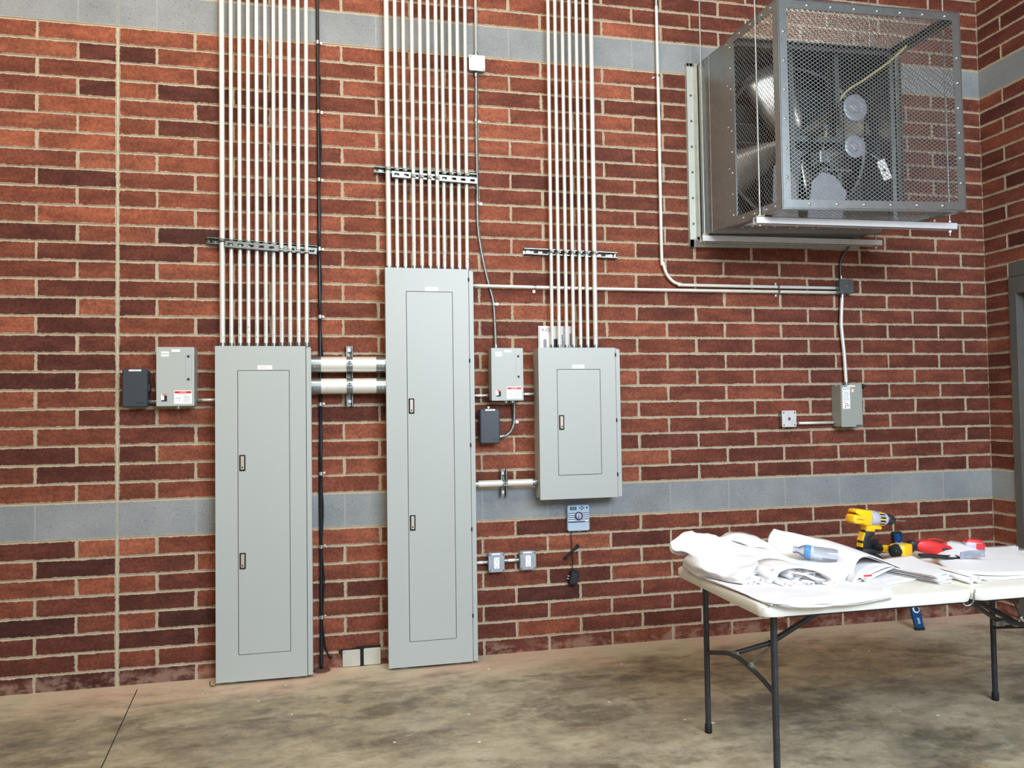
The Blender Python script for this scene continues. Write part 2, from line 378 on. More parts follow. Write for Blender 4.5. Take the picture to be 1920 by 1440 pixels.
# ------------------------------------------------------------------ the setting: brick walls with two block bands
BX, BZ, Z0 = .2032, .1016, -.012
def bed(k): return BZ * k + Z0
TINTS = [((146, 86, 64), 5), ((134, 76, 56), 6), ((123, 69, 52), 6), ((112, 62, 47), 5), ((100, 55, 43), 4), ((88, 48, 39), 4), ((76, 43, 37), 1.2)]
KNOWN = {}      # tint index of bricks that stand out, keyed (course, joint to the left in half bricks)
for c, js in {35: {-2: 1, 0: 1, 2: 1}, 34: {-1: 5, 0: 5, -3: 0, 1: 1}, 33: {-2: 3, 0: 1, 2: 4}, 32: {-1: 5, 0: 1, 1: 5, -3: 2}, 31: {-2: 1, 0: 2, 2: 5},
              30: {-1: 1, 0: 1, 1: 4, -3: 0}, 29: {-2: 1, 0: 2, 2: 3}, 28: {-1: 0, 0: 0, 1: 1, -3: 2}, 27: {-2: 5, 0: 2, 2: 2}, 26: {-1: 3, 0: 2, 1: 1, -3: 2},
              25: {-2: 1, 0: 1}, 24: {-1: 1, 0: 0, 1: 6}, 23: {-2: 4, 0: 4}, 22: {-1: 2, 0: 3, -3: 3}, 21: {-2: 4, 0: 3}, 20: {-1: 0, 0: 5, 1: 1, -3: 5},
              19: {-2: 5, 0: 1, 2: 5}, 18: {-1: 4, 0: 3, -3: 5}, 17: {-2: 5, 0: 3}, 16: {-1: 3, 0: 3, -3: 5}, 15: {-2: 3, 0: 3}, 14: {-1: 4, 0: 4, -3: 2},
              13: {-2: 3, 0: 4}, 12: {-1: 3, 0: 5, -3: 5}, 11: {-2: 5, 0: 4}, 10: {-1: 2, 0: 2, 1: 2}, 7: {-1: 0, 0: 0, -3: 4, 1: 2}, 6: {-2: 6, 0: 4},
              5: {-1: 1, 0: 1, 1: 4}, 4: {-2: 4, 0: 5}, 3: {-1: 2, 0: 2, 1: 6, -3: 6}, 2: {-2: 5, 0: 5}, 1: {-1: 3, 0: 3, 1: 3, -3: 4}, 0: {-2: 6, 0: 6, -4: 6}}.items():
    for j, t in js.items(): KNOWN[(c, j)] = t
def joints(c, u0, u1, cut0, stops=()):
    par = 0 if c == 8 else 1 if c == 36 else 1 - c % 2 if 10 <= c < 36 else c % 2
    if not cut0: par = 1 - par
    us = [u for u in range(u0, u1 + 1) if (u - par) % 2 == 0]
    if cut0 and 0 not in us and u0 < 0 < u1: us.append(0)
    return sorted(set(us + [u0, u1] + [q for q, lim in stops if c < lim]))
def masonry(tf, u0, u1, top, hide, cut0, dark, stops=()):
    """bricks and blocks as separate raised faces on a mortar bed; tf(x, out, z) gives the world point"""
    bb, cb = B(), B()
    for bm in (bb, cb):
        bm.loops.layers.float_color.new('tint'); bm.loops.layers.float_vector.new('edge')
    c = 0
    while c < top:
        band = c in (8, 36); h = 2 if band else 1
        bm = cb if band else bb; T = bm.loops.layers.float_color['tint']; E_ = bm.loops.layers.float_vector['edge']
        us = joints(c, u0, u1, cut0, stops)
        for a, b in zip(us, us[1:]):
            gx = 0 if band else .0030
            x0, x1 = a * BX + gx - (.0024 if band else 0), b * BX - gx + (.0024 if band else 0)
            if not band: x0 += random.uniform(-.001, .002); x1 -= random.uniform(-.001, .002)
            if cut0 and a == 0: x0 += .003
            if cut0 and b == 0: x1 -= .003
            z0, z1 = bed(c) + .003, bed(c + h) - .003
            if hide(x0, x1, z0, z1): continue
            if (c, a) in KNOWN and cut0: t = TINTS[KNOWN[(c, a)]][0]
            else: t = random.choices([q[0] for q in TINTS], [q[1] * dark(i, (a + b) / 2 * BX, c) for i, q in enumerate(TINTS)])[0]
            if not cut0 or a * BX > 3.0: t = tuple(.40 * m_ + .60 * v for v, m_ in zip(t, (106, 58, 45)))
            elif (c, a) not in KNOWN: t = tuple(.22 * m_ + .78 * v for v, m_ in zip(t, (118, 65, 50)))
            j = random.uniform(.93, 1.07); t = lin(tuple(v * j for v in t))
            o = .0045 + random.uniform(-.0008, .0012); e = .0022
            P = [tf(x0, 0, z0), tf(x1, 0, z0), tf(x1, 0, z1), tf(x0, 0, z1)]
            Q = [tf(x0 + e, o, z0 + e), tf(x1 - e, o, z0 + e), tf(x1 - e, o, z1 - e), tf(x0 + e, o, z1 - e)]
            # the face carries a cross of points so that 'edge' can run from the rim to the middle
            hw, hh = (x1 - x0) / 2, (z1 - z0) / 2; s = min(hw, hh)
            I = [tf(x0 + s, o, z0 + hh), tf(x1 - s, o, z0 + hh)]
            vp = [bm.verts.new(p) for p in P]; vq = [bm.verts.new(p) for p in Q]; vi = [bm.verts.new(p) for p in I]
            hf = {}
            for v in vp: hf[v] = (0, 0)
            for v in vq: hf[v] = (e, e)
            def F(vs, vals):
                f = bm.faces.new(vs)
                for lp, val in zip(f.loops, vals): lp[T] = t; lp[E_] = (val[0], val[1], 0)
            for k in range(4): F((vp[k], vp[(k + 1) % 4], vq[(k + 1) % 4], vq[k]), [((e, 0), (e, 0), (e, e), (e, e)), ((0, hh), (0, hh), (e, hh), (e, hh))][k % 2])
            F((vq[0], vq[1], vi[1], vi[0]), [(s, e), (s, e), (s, hh), (s, hh)])
            F((vq[2], vq[3], vi[0], vi[1]), [(s, e), (s, e), (s, hh), (s, hh)])
            F((vq[1], vq[2], vi[1]), [(e, hh), (e, hh), (s, hh)])
            F((vq[3], vq[0], vi[0]), [(e, hh), (e, hh), (s, hh)])
        c += h
    return bb, cb
XR = 28 * BX          # the right wall stands 28 half bricks from the movement joint
TOP = 60; HT = bed(TOP)
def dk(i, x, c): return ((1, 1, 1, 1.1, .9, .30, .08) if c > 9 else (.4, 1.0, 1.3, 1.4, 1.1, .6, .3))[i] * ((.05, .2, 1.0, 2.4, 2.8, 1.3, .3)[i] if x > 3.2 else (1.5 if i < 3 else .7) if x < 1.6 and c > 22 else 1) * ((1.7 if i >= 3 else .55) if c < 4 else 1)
def hide_none(*a): return False
bb, cb = masonry(lambda x, o, z: Vector((x, -o, z)), -20, 28, TOP, hide_none, True, dk)
wall = B(); box(wall, -20 * BX, XR + .2, 0, .2, -.1, HT)
w = struct('wall_back', wall, M['mortar'])
for n, bm, m in (('brickwork', bb, M['brick']), ('block_band', cb, M['block'])):
    o = obj(n, bm, m, w); o['kind'] = 'structure'
# right wall, with the opening of a hollow metal door
DY0, DY1, DZ = -BX, -BX - 1.12, bed(24)
def hide_door(x0, x1, z0, z1): return BX - .01 < x0 and x1 < 6 * BX + .01 and z0 < DZ - .02
def tfr(x, o, z): return Vector((XR - o, -x, z))
bb, cb = masonry(tfr, 0, 30, TOP, hide_door, False, lambda i, x, c: 1.5 if i >= 2 else .7, ((1, 24), (6, 24)))
wall = B()
YE = -30 * BX - .1; DE = -(6 * BX)
box(wall, XR, XR + .2, YE, DE, -.1, HT); box(wall, XR, XR + .2, DE, -BX, DZ, HT); box(wall, XR, XR + .2, -BX, 0, -.1, HT)
w = struct('wall_right', wall, M['mortar'])
for n, bm, m in (('brickwork', bb, M['brick']), ('block_band', cb, M['block'])):
    o = obj(n, bm, m, w); o['kind'] = 'structure'
bm = B(); box(bm, XR - .006, XR + .1, DE + .003, -BX - .002, bed(23) + .004, DZ - .004, .003)
struct('trim_2', bm, M['door'])                       # lintel course over the door
d = struct('door_1', box(B(), XR + .06, XR + .105, DE + .07, -BX - .07, .004, bed(23) - .100, .002), M['doorb'])
fr = B(); zt = bed(23)
box(fr, XR - .014, XR + .12, -BX - .062, -BX - .003, 0, zt, .003); box(fr, XR - .014, XR + .12, DE + .003, DE + .062, 0, zt, .003)
box(fr, XR - .014, XR + .12, DE + .06, -BX - .06, zt - .115, zt, .003)
box(fr, XR + .045, XR + .12, -BX - .08, -BX - .058, 0, zt - .11); box(fr, XR + .045, XR + .12, DE + .058, DE + .08, 0, zt - .11)
obj('door_frame', fr, M['door'], d)
lv = B(); cyl(lv, (XR + .06, DE + .14, 1.02), (XR + .005, DE + .14, 1.02), .011); cyl(lv, (XR + .01, DE + .14, 1.02), (XR + .01, DE + .25, 1.02), .009)
cyl(lv, (XR + .061, DE + .14, 1.02), (XR + .052, DE + .14, 1.02), .03); obj('door_handle', lv, M['steel'], d, 'auto')
# movement joint and the mortared inside corner
bm = B(); box(bm, -.0062, .0062, -.0045, .001, 0, bed(8) + .02, .001); box(bm, -.0062, .0062, -.0045, .001, bed(10) - .01, bed(36), .001)
box(bm, -.004, .004, -.0025, .001, bed(8), bed(10)); box(bm, -.0062, .0062, -.0045, .001, bed(38), HT, .001)
struct('trim_1', bm, M['caulk'])
# floor, ceiling, the rest of the bay
SX = -20 * BX
def floor_h(x, y): return 0
fl = B(); box(fl, SX, XR + .2, -6.2, .2, -.2, 0); struct('floor', fl, M['floor'])
# sawn joint running out from the wall
bm = B(); a, b = Vector((.122, -.085, 0)), Vector((.345, -2.47, 0)); dr = (b - a).normalized(); nn = Vector((-dr.y, dr.x, 0)) * .0022
vs = [bm.verts.new(p + Vector((0, 0, .0006))) for p in (a - nn, b - nn, b + nn, a + nn)]; bm.faces.new(vs); r = bmesh.ops.extrude_face_region(bm, geom=bm.faces[:])
bmesh.ops.translate(bm, verts=[v for v in r['geom'] if isinstance(v, bmesh.types.BMVert)], vec=(0, 0, -.004))
struct('trim_3', bm, M['gap'])
ce = B(); box(ce, SX, XR + .2, -6.2, .2, HT, HT + .2); struct('ceiling', ce, M['ceil'])
wl = B(); box(wl, SX - .2, SX, -6.2, .2, -.1, HT); struct('wall_left', wl, M['sidewall'])
wf = B(); box(wf, SX, 1.2, -6.4, -6.2, -.1, HT); box(wf, 1.2, XR + .2, -6.4, -6.2, 4.5, HT); struct('wall_front', wf, M['sidewall'])
gr = B(); box(gr, -30, 40, -50, -6.2, -.25, -.03); struct('ground', gr, M['apron'])

# ------------------------------------------------------------------ panelboards
def sticker(parent, x0, x1, z0, z1, y, name='label'):
    bm = B(); box(bm, x0, x1, y - .0006, y, z0, z1); return obj(name, bm, M['white'], parent)
def scribbles(parent, x0, x1, z0, z1, y, rows, m=None, name='printed_lines', fill=.7, seed=1, tall=.55):
    """rows of small unreadable print: short dark strokes"""
    rnd = random.Random(seed); bm = B(); h = (z1 - z0) / rows
    for r in range(rows):
        zc = z1 - h * (r + .5); x = x0 + (x1 - x0) * rnd.uniform(0, .12)
        e = x1 - (x1 - x0) * rnd.uniform(0, .18)
        while x < e:
            w_ = h * rnd.uniform(.25, .9)
            if rnd.random() < fill: box(bm, x, min(x + w_, e), y - .0004, y, zc - h * tall / 2, zc + h * tall / 2)
            x += w_ * 1.35
    return obj(name, bm, m or M['ink'], parent)
def panelboard(name, label, x0, x1, z0, z1, door, handles, hinges, feet, lab, group):
    D = .146
    t = thing(name, label, 'electrical panel', ((x0 + x1) / 2, -.006, z0), group)
    bm = B(); box(bm, x0 + .004, x1 - .003, -D + .012, -.005, z0 + .004, z1 - .004, .002); obj('enclosure', bm, M['panel'], t)
    xs = x1 - .030
    dx0, dx1, dz0, dz1 = door; g = .0028
    cv = B()    # cover sheet with the door opening cut out of it
    y0, y1 = -D + .012, -D - .004
    o = [(x0, z0), (xs, z0), (xs, z1), (x0, z1)]; q = rrect(dx0 - g, dx1 + g, dz0 - g, dz1 + g, .006, 4)
    n = len(q)
    for y, flip in ((y1, 0), (y0, 1)):
        ov = [cv.verts.new((a, y, b)) for a, b in o]; iv = [cv.verts.new((a, y, b)) for a, b in q]
        # q starts at the right end of the top right corner; corners in order TR, TL, BL, BR
        cor = {0: 2, 1: 3, 2: 0, 3: 1}; m = n // 4
        for ci in range(4):
            seg = [iv[ci * m + i] for i in range(m)]
            for i in range(m - 1): cv.faces.new((seg[i], seg[i + 1], ov[cor[ci]]))
            nx = iv[((ci + 1) * m) % n]
            cv.faces.new((seg[-1], nx, ov[cor[(ci + 1) % 4]], ov[cor[ci]]))
        if y == y1: A1, A2 = ov, iv
    for a, b in ((A1, ov), (A2, iv)):
        for i in range(len(a)): cv.faces.new((a[i], a[(i + 1) % len(a)], b[(i + 1) % len(b)], b[i]))
    obj('cover', cv, M['panel'], t)
    bk = B(); box(bk, dx0 - .01, dx1 + .01, -D + .0115, -D + .009, dz0 - .01, dz1 + .01); box(bk, xs - .001, xs + .0035, -D + .0105, -D + .006, z0 + .004, z1 - .004)
    obj('recess', bk, M['gap'], t)
    st = B(); box(st, xs + .0032, x1, -D + .013, -D + .0015, z0 + .003, z1 - .010, .0015); obj('side_flange', st, M['panel'], t)
    dm = B(); rplate(dm, dx0, dx1, dz0, dz1, .005, -D + .010, -D - .0045, bev=.0012); dr_ = obj('door', dm, M['panel'], t, 'auto')
    for zc in handles:
        hx = dx0 + .006; bm = B(); box(bm, hx, hx + .032, -D - .008, -D - .004, zc - .044, zc + .044, .003); h_ = obj('latch_frame', bm, M['rubber'], dr_)
        bm = B(); box(bm, hx + .007, hx + .025, -D - .0105, -D - .007, zc - .036, zc + .037, .002); obj('latch_lever', bm, M['latch'], h_)
        bm = B(); cyl(bm, (hx + .016, -D - .0105, zc - .024), (hx + .016, -D - .0118, zc - .024), .0042, 14); obj('keyhole', bm, M['gap'], h_)
    for zc in hinges:
        bm = B(); box(bm, xs - .003, xs + .006, -D - .0058, -D, zc - .012, zc + .010, .001); obj('cover_clip', bm, M['gap'], t)
    lx0, lx1, lz0, lz1 = lab; s = sticker(t, lx0, lx1, lz0, lz1, -D - .0042); s.name = 'panel_label'
    scribbles(s, lx0 + .015, lx1 - .02, lz0 + .003, lz1 - .003, -D - .0048, 2, M['pale'], seed=int(x0 * 100), fill=.8)
    for fx in feet:
        bm = B(); lathe(bm, (fx, -.075, 0), (0, 0, 1), [(0, .036), (.006, .036), (z0 + .0045, .028)], 22); obj('levelling_foot', bm, M['white'], t, 'auto')
    return t
G_ = 'grey electrical panelboards along the wall'
panelboard('electrical_panel', 'tall grey electrical panel at floor level, leftmost of three, with two latches', .530, 1.040, .016, 1.846, (.649, .920, .160, 1.709), (1.202, .667), (), (.61, .95), (.753, .830, 1.715, 1.739), G_)
panelboard('electrical_panel', 'tallest grey electrical panel, in the middle, right of two fat metal pipes', 1.456, 1.970, .016, 2.302, (1.577, 1.843, .158, 2.165), (1.502, .832), (2.243, 1.765, 1.27, .78, .28), (1.545, 1.86), (1.685, 1.762, 2.170, 2.193), G_)
panelboard('electrical_panel', 'short grey electrical panel hung high on the wall, with a single latch', 2.358, 2.874, .932, 1.842, (2.474, 2.743, 1.076, 1.709), (1.391,), (1.80, 1.40, 1.07), (), (2.568, 2.645, 1.715, 1.738), G_)

# ------------------------------------------------------------------ strut channels
def channel(bm, p0, p1, w_, d_, out, openface=True, slots=True, t=.0026):
    """U channel from p0 to p1 (centre line on its back), width w_ across, depth d_ towards out"""
    p0, p1, out = Vector(p0), Vector(p1), Vector(out).normalized(); a = (p1 - p0).normalized(); c = a.cross(out)
    def bar(c0, c1, o0, o1, s0=0, s1=1):
        A = p0.lerp(p1, s0); Z = p0.lerp(p1, s1)
        r = lambda P: [P + c * c0 + out * o0, P + c * c1 + out * o0, P + c * c1 + out * o1, P + c * c0 + out * o1]
        rings(bm, [r(A), r(Z)], True)
    h = w_ / 2; L = (p1 - p0).length
    bo, bi = (0, t) if openface else (d_ - t, d_)
    if slots:
        n = max(2, int(L / .051)); sl = .029 / L; sw = .0072
        bar(-h, -sw, bo, bi); bar(sw, h, bo, bi); e = 0
        for i in range(n):
            m_ = (i + .5) / n; bar(-sw, sw, bo, bi, e, m_ - sl / 2); e = m_ + sl / 2
        bar(-sw, sw, bo, bi, e, 1)
    else: bar(-h, h, bo, bi)
    bar(-h, -h + t, 0, d_); bar(h - t, h, 0, d_)
    if openface: bar(-h, -h + .0095, d_ - t, d_); bar(h - .0095, h, d_ - t, d_); bar(-h + .007, -h + .0095, d_ - .008, d_); bar(h - .0095, h - .007, d_ - .008, d_)
    else: bar(-h, -h + .0095, 0, t); bar(h - .0095, h, 0, t)
    return bm
def bolt(bm, p, out, r=.009, h=.006):
    p = Vector(p); out = Vector(out).normalized(); cyl(bm, p, p + out * .0015, r * 1.35, 16); cyl(bm, p + out * .0015, p + out * h, r, 6); return bm
def strut_thing(label, p0, p1, group, w_=.0413, d_=.036, back=.005, openface=True, off=0, screws=()):
    t = thing('strut_channel', label, 'strut', (p0[0], -back - off, p0[1]), group)
    bm = B(); channel(bm, (p0[0], -back - off, p0[1]), (p1[0], -back - off, p1[1]), w_, d_, (0, -1, 0), openface); obj('channel', bm, M['strut'], t)
    if openface:
        a = Vector((p1[0] - p0[0], 0, p1[1] - p0[1])).normalized(); L = math.hypot(p1[0] - p0[0], p1[1] - p0[1])
        for s in screws or (.035, L - .035):
            bm = B(); bolt(bm, Vector((p0[0], -back - off - .0026, p0[1])) + a * s, (0, -1, 0), .0085); obj('anchor_bolt', bm, M['steel'], t)
    return t
GS = 'strut channels carrying the conduits'
strut_thing('open galvanized strut channel screwed to the brick behind the conduits of the left panel', (.470, 2.452), (1.074, 2.422), GS)
strut_thing('slotted strut bar crossing in front of the conduits above the left panel', (.575, 2.425), (1.073, 2.398), GS, d_=.021, off=.0605, openface=False)
strut_thing('open galvanized strut channel screwed to the brick behind the conduits of the middle panel', (1.405, 2.905), (2.020, 2.890), GS)
strut_thing('slotted strut bar crossing in front of the conduits above the middle panel', (1.505, 2.868), (2.012, 2.852), GS, d_=.021, off=.0605, openface=False)
strut_thing('open galvanized strut channel crossing behind the seven conduits of the right panel', (2.308, 2.446), (2.912, 2.436), GS, screws=(.03, .57))
strut_thing('short upright strut channel behind the two fat pipes', (1.252, 1.505), (1.252, 1.857), GS, d_=.036, screws=(.03, .33))
strut_thing('short upright strut channel behind the narrow pipe left of the short panel', (2.160, .947), (2.160, 1.111), GS, screws=(.025, .14))

# ------------------------------------------------------------------ vertical conduits
def conduit(label, x, y, r, z0, z1, group, seed, zc=None, mark=(.12, .10), marks=True, dx=0, marktext=None):
    t = thing('conduit', label, 'conduit', (x, y, z0), group)
    bm = B(); tube(bm, [(x, y, z0), (x + dx * .3, y, z0 + (z1 - z0) * .3), (x + dx, y, z1)], r, 20, 4); obj('pipe', bm, M['emt'], t, 'auto')
    bm = B(); lathe(bm, (x, y, z0 - .002), (0, 0, 1), [(0, r * 1.18), (.004, r * 1.42), (.012, r * 1.42), (.013, r * 1.2), (.026, r * 1.2), (.027, r * 1.08)], 20); obj('connector', bm, M['galv'], t, 'auto')
    bm = B(); cyl(bm, (x, y - r, z0 + .018), (x, y - r - .006, z0 + .018), .0035, 10); obj('set_screw', bm, M['steel'], t)
    if zc is not None:
        xc = x + dx * .9 * (zc - z0) / (z1 - z0) if z1 > z0 else x
        bm = B(); lathe(bm, (xc, y, zc - .011), (0, 0, 1), [(0, r + .0012), (.022, r + .0012)], 20)
        box(bm, xc + .001, xc + .004, y - r - .014, y - r + .001, zc - .009, zc + .009, .0005); box(bm, xc + .006, xc + .009, y - r - .014, y - r + .003, zc - .009, zc + .009, .0005)
        c_ = obj('strap', bm, M['strut'], t, 'auto')
        bm = B(); cyl(bm, (xc - .012, y - r - .008, zc), (xc + .015, y - r - .008, zc), .0026, 8); cyl(bm, (xc + .010, y - r - .008, zc), (xc + .0145, y - r - .008, zc), .006, 6); obj('strap_screw', bm, M['steel'], c_)
    if marks:
        rnd = random.Random(seed); bm = B(); zz = z0 + rnd.uniform(.035, .05); e = z0 + mark[0] + rnd.uniform(-.02, .02)
        while zz < e:
            h = rnd.uniform(.004, .009); a = rnd.uniform(-.4, .5); w_ = r * rnd.uniform(.25, .6); l = rnd.uniform(.0006, .0012)
            for k in range(rnd.choice((1, 2, 2))):
                c0 = rnd.uniform(-.3, .3) * r; zo = zz + rnd.uniform(0, h)
                Q = []
                for s in range(5):
                    u = c0 + w_ * (s / 4 - .5); Q.append((x + u, y - math.sqrt(max(r * r - u * u, 0)) - .0003, zo + a * u * 1.2 + (h * .5 if k else 0)))
                rs = [[Vector(q) + Vector((0, 0, l)), Vector(q) - Vector((0, 0, l)), Vector(q) - Vector((0, -.001, l)), Vector(q) + Vector((0, .001, l))] for q in Q]
                rings(bm, rs, True)
            zz += h + rnd.uniform(.003, .007)
        obj('handwriting', bm, M['dark'], t)
    return t
ORD = ['leftmost', 'second from the left', 'third from the left', 'fourth from the left', 'fifth from the left', 'sixth from the left', 'seventh from the left', 'eighth from the left', 'ninth from the left', 'tenth from the left', 'rightmost']
XL = [.556, .603, .650, .695, .741, .789, .832, .879, .925, .971, 1.015]
for i, x in enumerate(XL):
    big = i == 0; front = i > 6; r = .0148 if big else .0112
    y = -.0575 if big else (-.054 if not front else -.0985)
    conduit('%s of eleven conduits above left panel, %s' % (ORD[i], 'the fattest' if big else 'in front of the slotted bar' if front else 'behind the slotted bar'),
            x, y, r, 1.846, HT, 'conduits rising from the left panel', i, (2.452 if not front else 2.414) - .049 * (x - .47), (.07 if big else (.10, .155, .16, .175, .14, .17, .15, .14, .12, .09)[i - 1], 0), dx=(0, .004, .002, .006, .008, .006, .014, .004, .006, .010, .016)[i])
XM = [1.484, 1.534, 1.581, 1.628, 1.675, 1.723, 1.769, 1.813, 1.859, 1.904, 1.950]
for i, x in enumerate(XM):
    big = i == 0; front = 3 <= i <= 6; r = .0148 if big else .0112
    y = -.0575 if big else (-.054 if not front else -.0985)
    conduit('%s of eleven conduits above middle panel, %s' % (ORD[i], 'the fattest' if big else 'in front of the slotted bar' if front else 'behind the slotted bar'),
            x, y, r, 2.302, HT, 'conduits rising from the middle panel', 20 + i, (2.905 if not front else 2.86) - .0245 * (x - 1.405), (.0 if big else .14, 0), marks=not big, dx=(-.006, -.004, .002, .002, .004, .002, .004, .004, .006, .008, .014)[i])
XS = [2.472, 2.517, 2.564, 2.609, 2.655, 2.701, 2.751]
ORD7 = ORD[:6] + ['rightmost']
for i, x in enumerate(XS):
    big = i == 6; r = .0142 if big else .0108
    conduit('%s of the seven conduits rising from the short panel%s' % (ORD7[i], ', the fattest' if big else ''), x, -.0575 if big else -.054, r, 1.842, HT,
            'conduits rising from the right panel', 40 + i, 2.441, ((.08, .05, .03, .03, .08, .08, .13)[i], 0), dx=.014)

# ------------------------------------------------------------------ fat pipes between the panels
def pipe_run(label, x0, x1, y, z, r, cl, xs, group, strap=True, mm='emt', nut=None):
    t = thing('conduit_nipple', label, 'pipe', (x0, y, z), group)
    bm = B(); cyl(bm, (x0, y, z), (x1, y, z), r, 36); obj('pipe', bm, M[mm], t, 'auto')
    for a, s in ((x0, 1), (x1, -1)):
        if nut and ((a == x0) != (nut == 'right')) is False and nut != 'both': continue
        bm = B(); lathe(bm, (a, y, z), (s, 0, 0), [(-.003, r * 1.13), (.005, r * 1.13), (.006, r * 1.05), (cl, r * 1.05), (cl + .001, r)], 36); obj('connector', bm, M['galv'], t, 'auto')
        bm = B()
        for k in (0, 1): bolt(bm, (a + s * cl * (.35 + .35 * k), y - r * 1.04, z - r * .35), (0, -1, -.3), .0036, .004)
        obj('connector_screw', bm, M['steel'], t)
    if strap:
        bm = B(); lathe(bm, (xs - .017, y, z), (1, 0, 0), [(0, r + .0015), (.034, r + .0015)], 36)
        box(bm, xs - .014, xs + .014, y - r - .014, y - r + .006, z - .012, z - .008); box(bm, xs - .014, xs + .014, y - r - .014, y - r + .006, z + .004, z + .008)
        s_ = obj('strap', bm, M['galv'], t, 'auto')
        bm = B(); cyl(bm, (xs, y - r - .009, z - .022), (xs, y - r - .009, z + .014), .0032, 8); cyl(bm, (xs, y - r - .009, z + .010), (xs, y - r - .009, z + .016), .0075, 6); obj('strap_screw', bm, M['steel'], s_)
    return t
GP = 'pipes linking the panels'
pipe_run('upper of the two fat metal pipes between the left and middle panels', 1.0405, 1.4555, -.0905, 1.746, .0445, .052, 1.252, GP)
pipe_run('lower of the two fat metal pipes between the left and middle panels', 1.0405, 1.4555, -.0905, 1.622, .0445, .052, 1.252, GP)
pipe_run('narrow metal pipe between the middle and short panels, over the grey block band', 1.9705, 2.3575, -.0645, 1.032, .0205, .026, 2.160, GP)

# ------------------------------------------------------------------ small conduits along the wall
def run(name, label, cat, pts, r, m, clips=(), group=None, couplings=(), arm=False, k=8, ends=(True, True), seg=16):
    t = thing(name, label, cat, pts[0], group)
    bm = B()
    if arm: armored(bm, pts, r)
    else: tube(bm, pts, r, seg, k)
    obj('pipe' if not name.endswith('cable') else 'jacket', bm, M[m], t, True)
    for i, e in enumerate(ends):
        if not e: continue
        a = Vector(pts[0] if i == 0 else pts[-1]); b = Vector(pts[1] if i == 0 else pts[-2]); d = (b - a).normalized()
        bm = B(); lathe(bm, a, d, [(0, r * 1.3), (.006, r * 1.45), (.012, r * 1.45), (.013, r * 1.25), (.026, r * 1.25), (.027, r * 1.05)], 18)
        obj('connector', bm, M['galv'], t, 'auto')
    for c, ax, side in clips:
        c = Vector(c); ax = Vector(ax); s_ = Vector(side)
        bm = B(); lathe(bm, c - ax * .008, ax, [(0, r + .0015), (.016, r + .0015)], 18)
        o = s_ * (r + .011); e = [abs(v) for v in (ax * .008 + s_ * .011)]
        P = c + o; yb = -.006
        box(bm, P.x - max(e[0], .001), P.x + max(e[0], .001), yb - .0035, yb, P.z - max(e[2], .001), P.z + max(e[2], .001), .0008)
        bolt(bm, (P.x + s_.x * .003, yb - .0035, P.z + s_.z * .003), (0, -1, 0), .004, .004)
        obj('one_hole_strap', bm, M['steel'], t, 'auto')
    for c, ax in couplings:
        c = Vector(c); ax = Vector(ax); bm = B(); lathe(bm, c - ax * .024, ax, [(0, r * 1.22), (.047, r * 1.22)], 18); obj('coupling', bm, M['galv'], t, 'auto')
    return t
X_ = (1, 0, 0); Z_ = (0, 0, 1)
GR = 'small conduits fixed along the wall'
run('conduit', 'lower of two horizontal conduits, running from the middle panel towards the fan', 'conduit',
    [(1.9715, -.0330, 2.226), (3.0, -.0330, 2.222), (4.484, -.0330, 2.228)], .0105, 'emt', [((2.373, -.0330, 2.224), X_, (0, 0, -1)), ((4.034, -.0330, 2.226), X_, (0, 0, -1))], GR)
run('conduit', 'conduit dropping from the ceiling and bending right, ending at the box under the fan', 'conduit',
    [(3.210, -.0295, HT), (3.214, -.0295, 3.4), (3.214, -.0295, 2.47), (3.222, -.0295, 2.40), (3.247, -.0295, 2.325), (3.292, -.0295, 2.277), (3.350, -.0295, 2.2595), (3.42, -.0295, 2.2575), (4.484, -.0295, 2.2585)], .0105, 'emt',
    [((3.214, -.0295, 3.610), Z_, (-1, 0, 0)), ((4.034, -.0295, 2.258), X_, (0, 0, 1))], GR, [((3.214, -.0295, 4.09), Z_), ((3.214, -.0295, 3.50), Z_)][:1], ends=(False, True))
run('conduit', 'short thin conduit dropping from the ceiling into the small blank box', 'conduit',
    [(2.027, -.022, HT), (2.027, -.022, 3.642)], .0085, 'emt', [((2.027, -.022, 4.01), Z_, (1, 0, 0))], GR, [((2.027, -.022, 4.06), Z_)], k=1)
run('flexible_conduit', 'long flexible ribbed conduit snaking from the small blank box to the lighting control box', 'conduit',
    [(2.0265, -.019, 3.541), (2.023, -.0165, 3.258), (2.024, -.0155, 2.939), (2.024, -.0155, 2.62), (2.040, -.0140, 2.471), (2.065, -.0135, 2.337), (2.092, -.0132, 2.225), (2.115, -.0135, 2.128), (2.122, -.0165, 1.99), (2.123, -.030, 1.842)], .0098, 'galv',
    [((2.023, -.0165, 3.245), Z_, (1, 0, 0)), ((2.024, -.0155, 2.735), Z_, (1, 0, 0)), ((2.117, -.0155, 2.118), Z_, (1, 0, 0))], GR, arm=True)
run('flexible_conduit', 'short flexible ribbed conduit curling down to the dark plastic box beside the middle panel', 'conduit',
    [(2.230, -.045, 1.526), (2.233, -.026, 1.466), (2.233, -.0165, 1.411), (2.226, -.0165, 1.369), (2.206, -.018, 1.335), (2.176, -.026, 1.315), (2.137, -.033, 1.309)], .0098, 'galv',
    [((2.232, -.0165, 1.395), Z_, (1, 0, 0))], GR, arm=True)
run('conduit', 'pale crooked conduit dropping from the square box to the disconnect switch', 'conduit',
    [(4.513, -.0295, 2.219), (4.504, -.0295, 2.10), (4.500, -.0295, 2.01), (4.507, -.0295, 1.91), (4.517, -.0295, 1.79), (4.523, -.032, 1.598)], .0118, 'emt', (), GR)
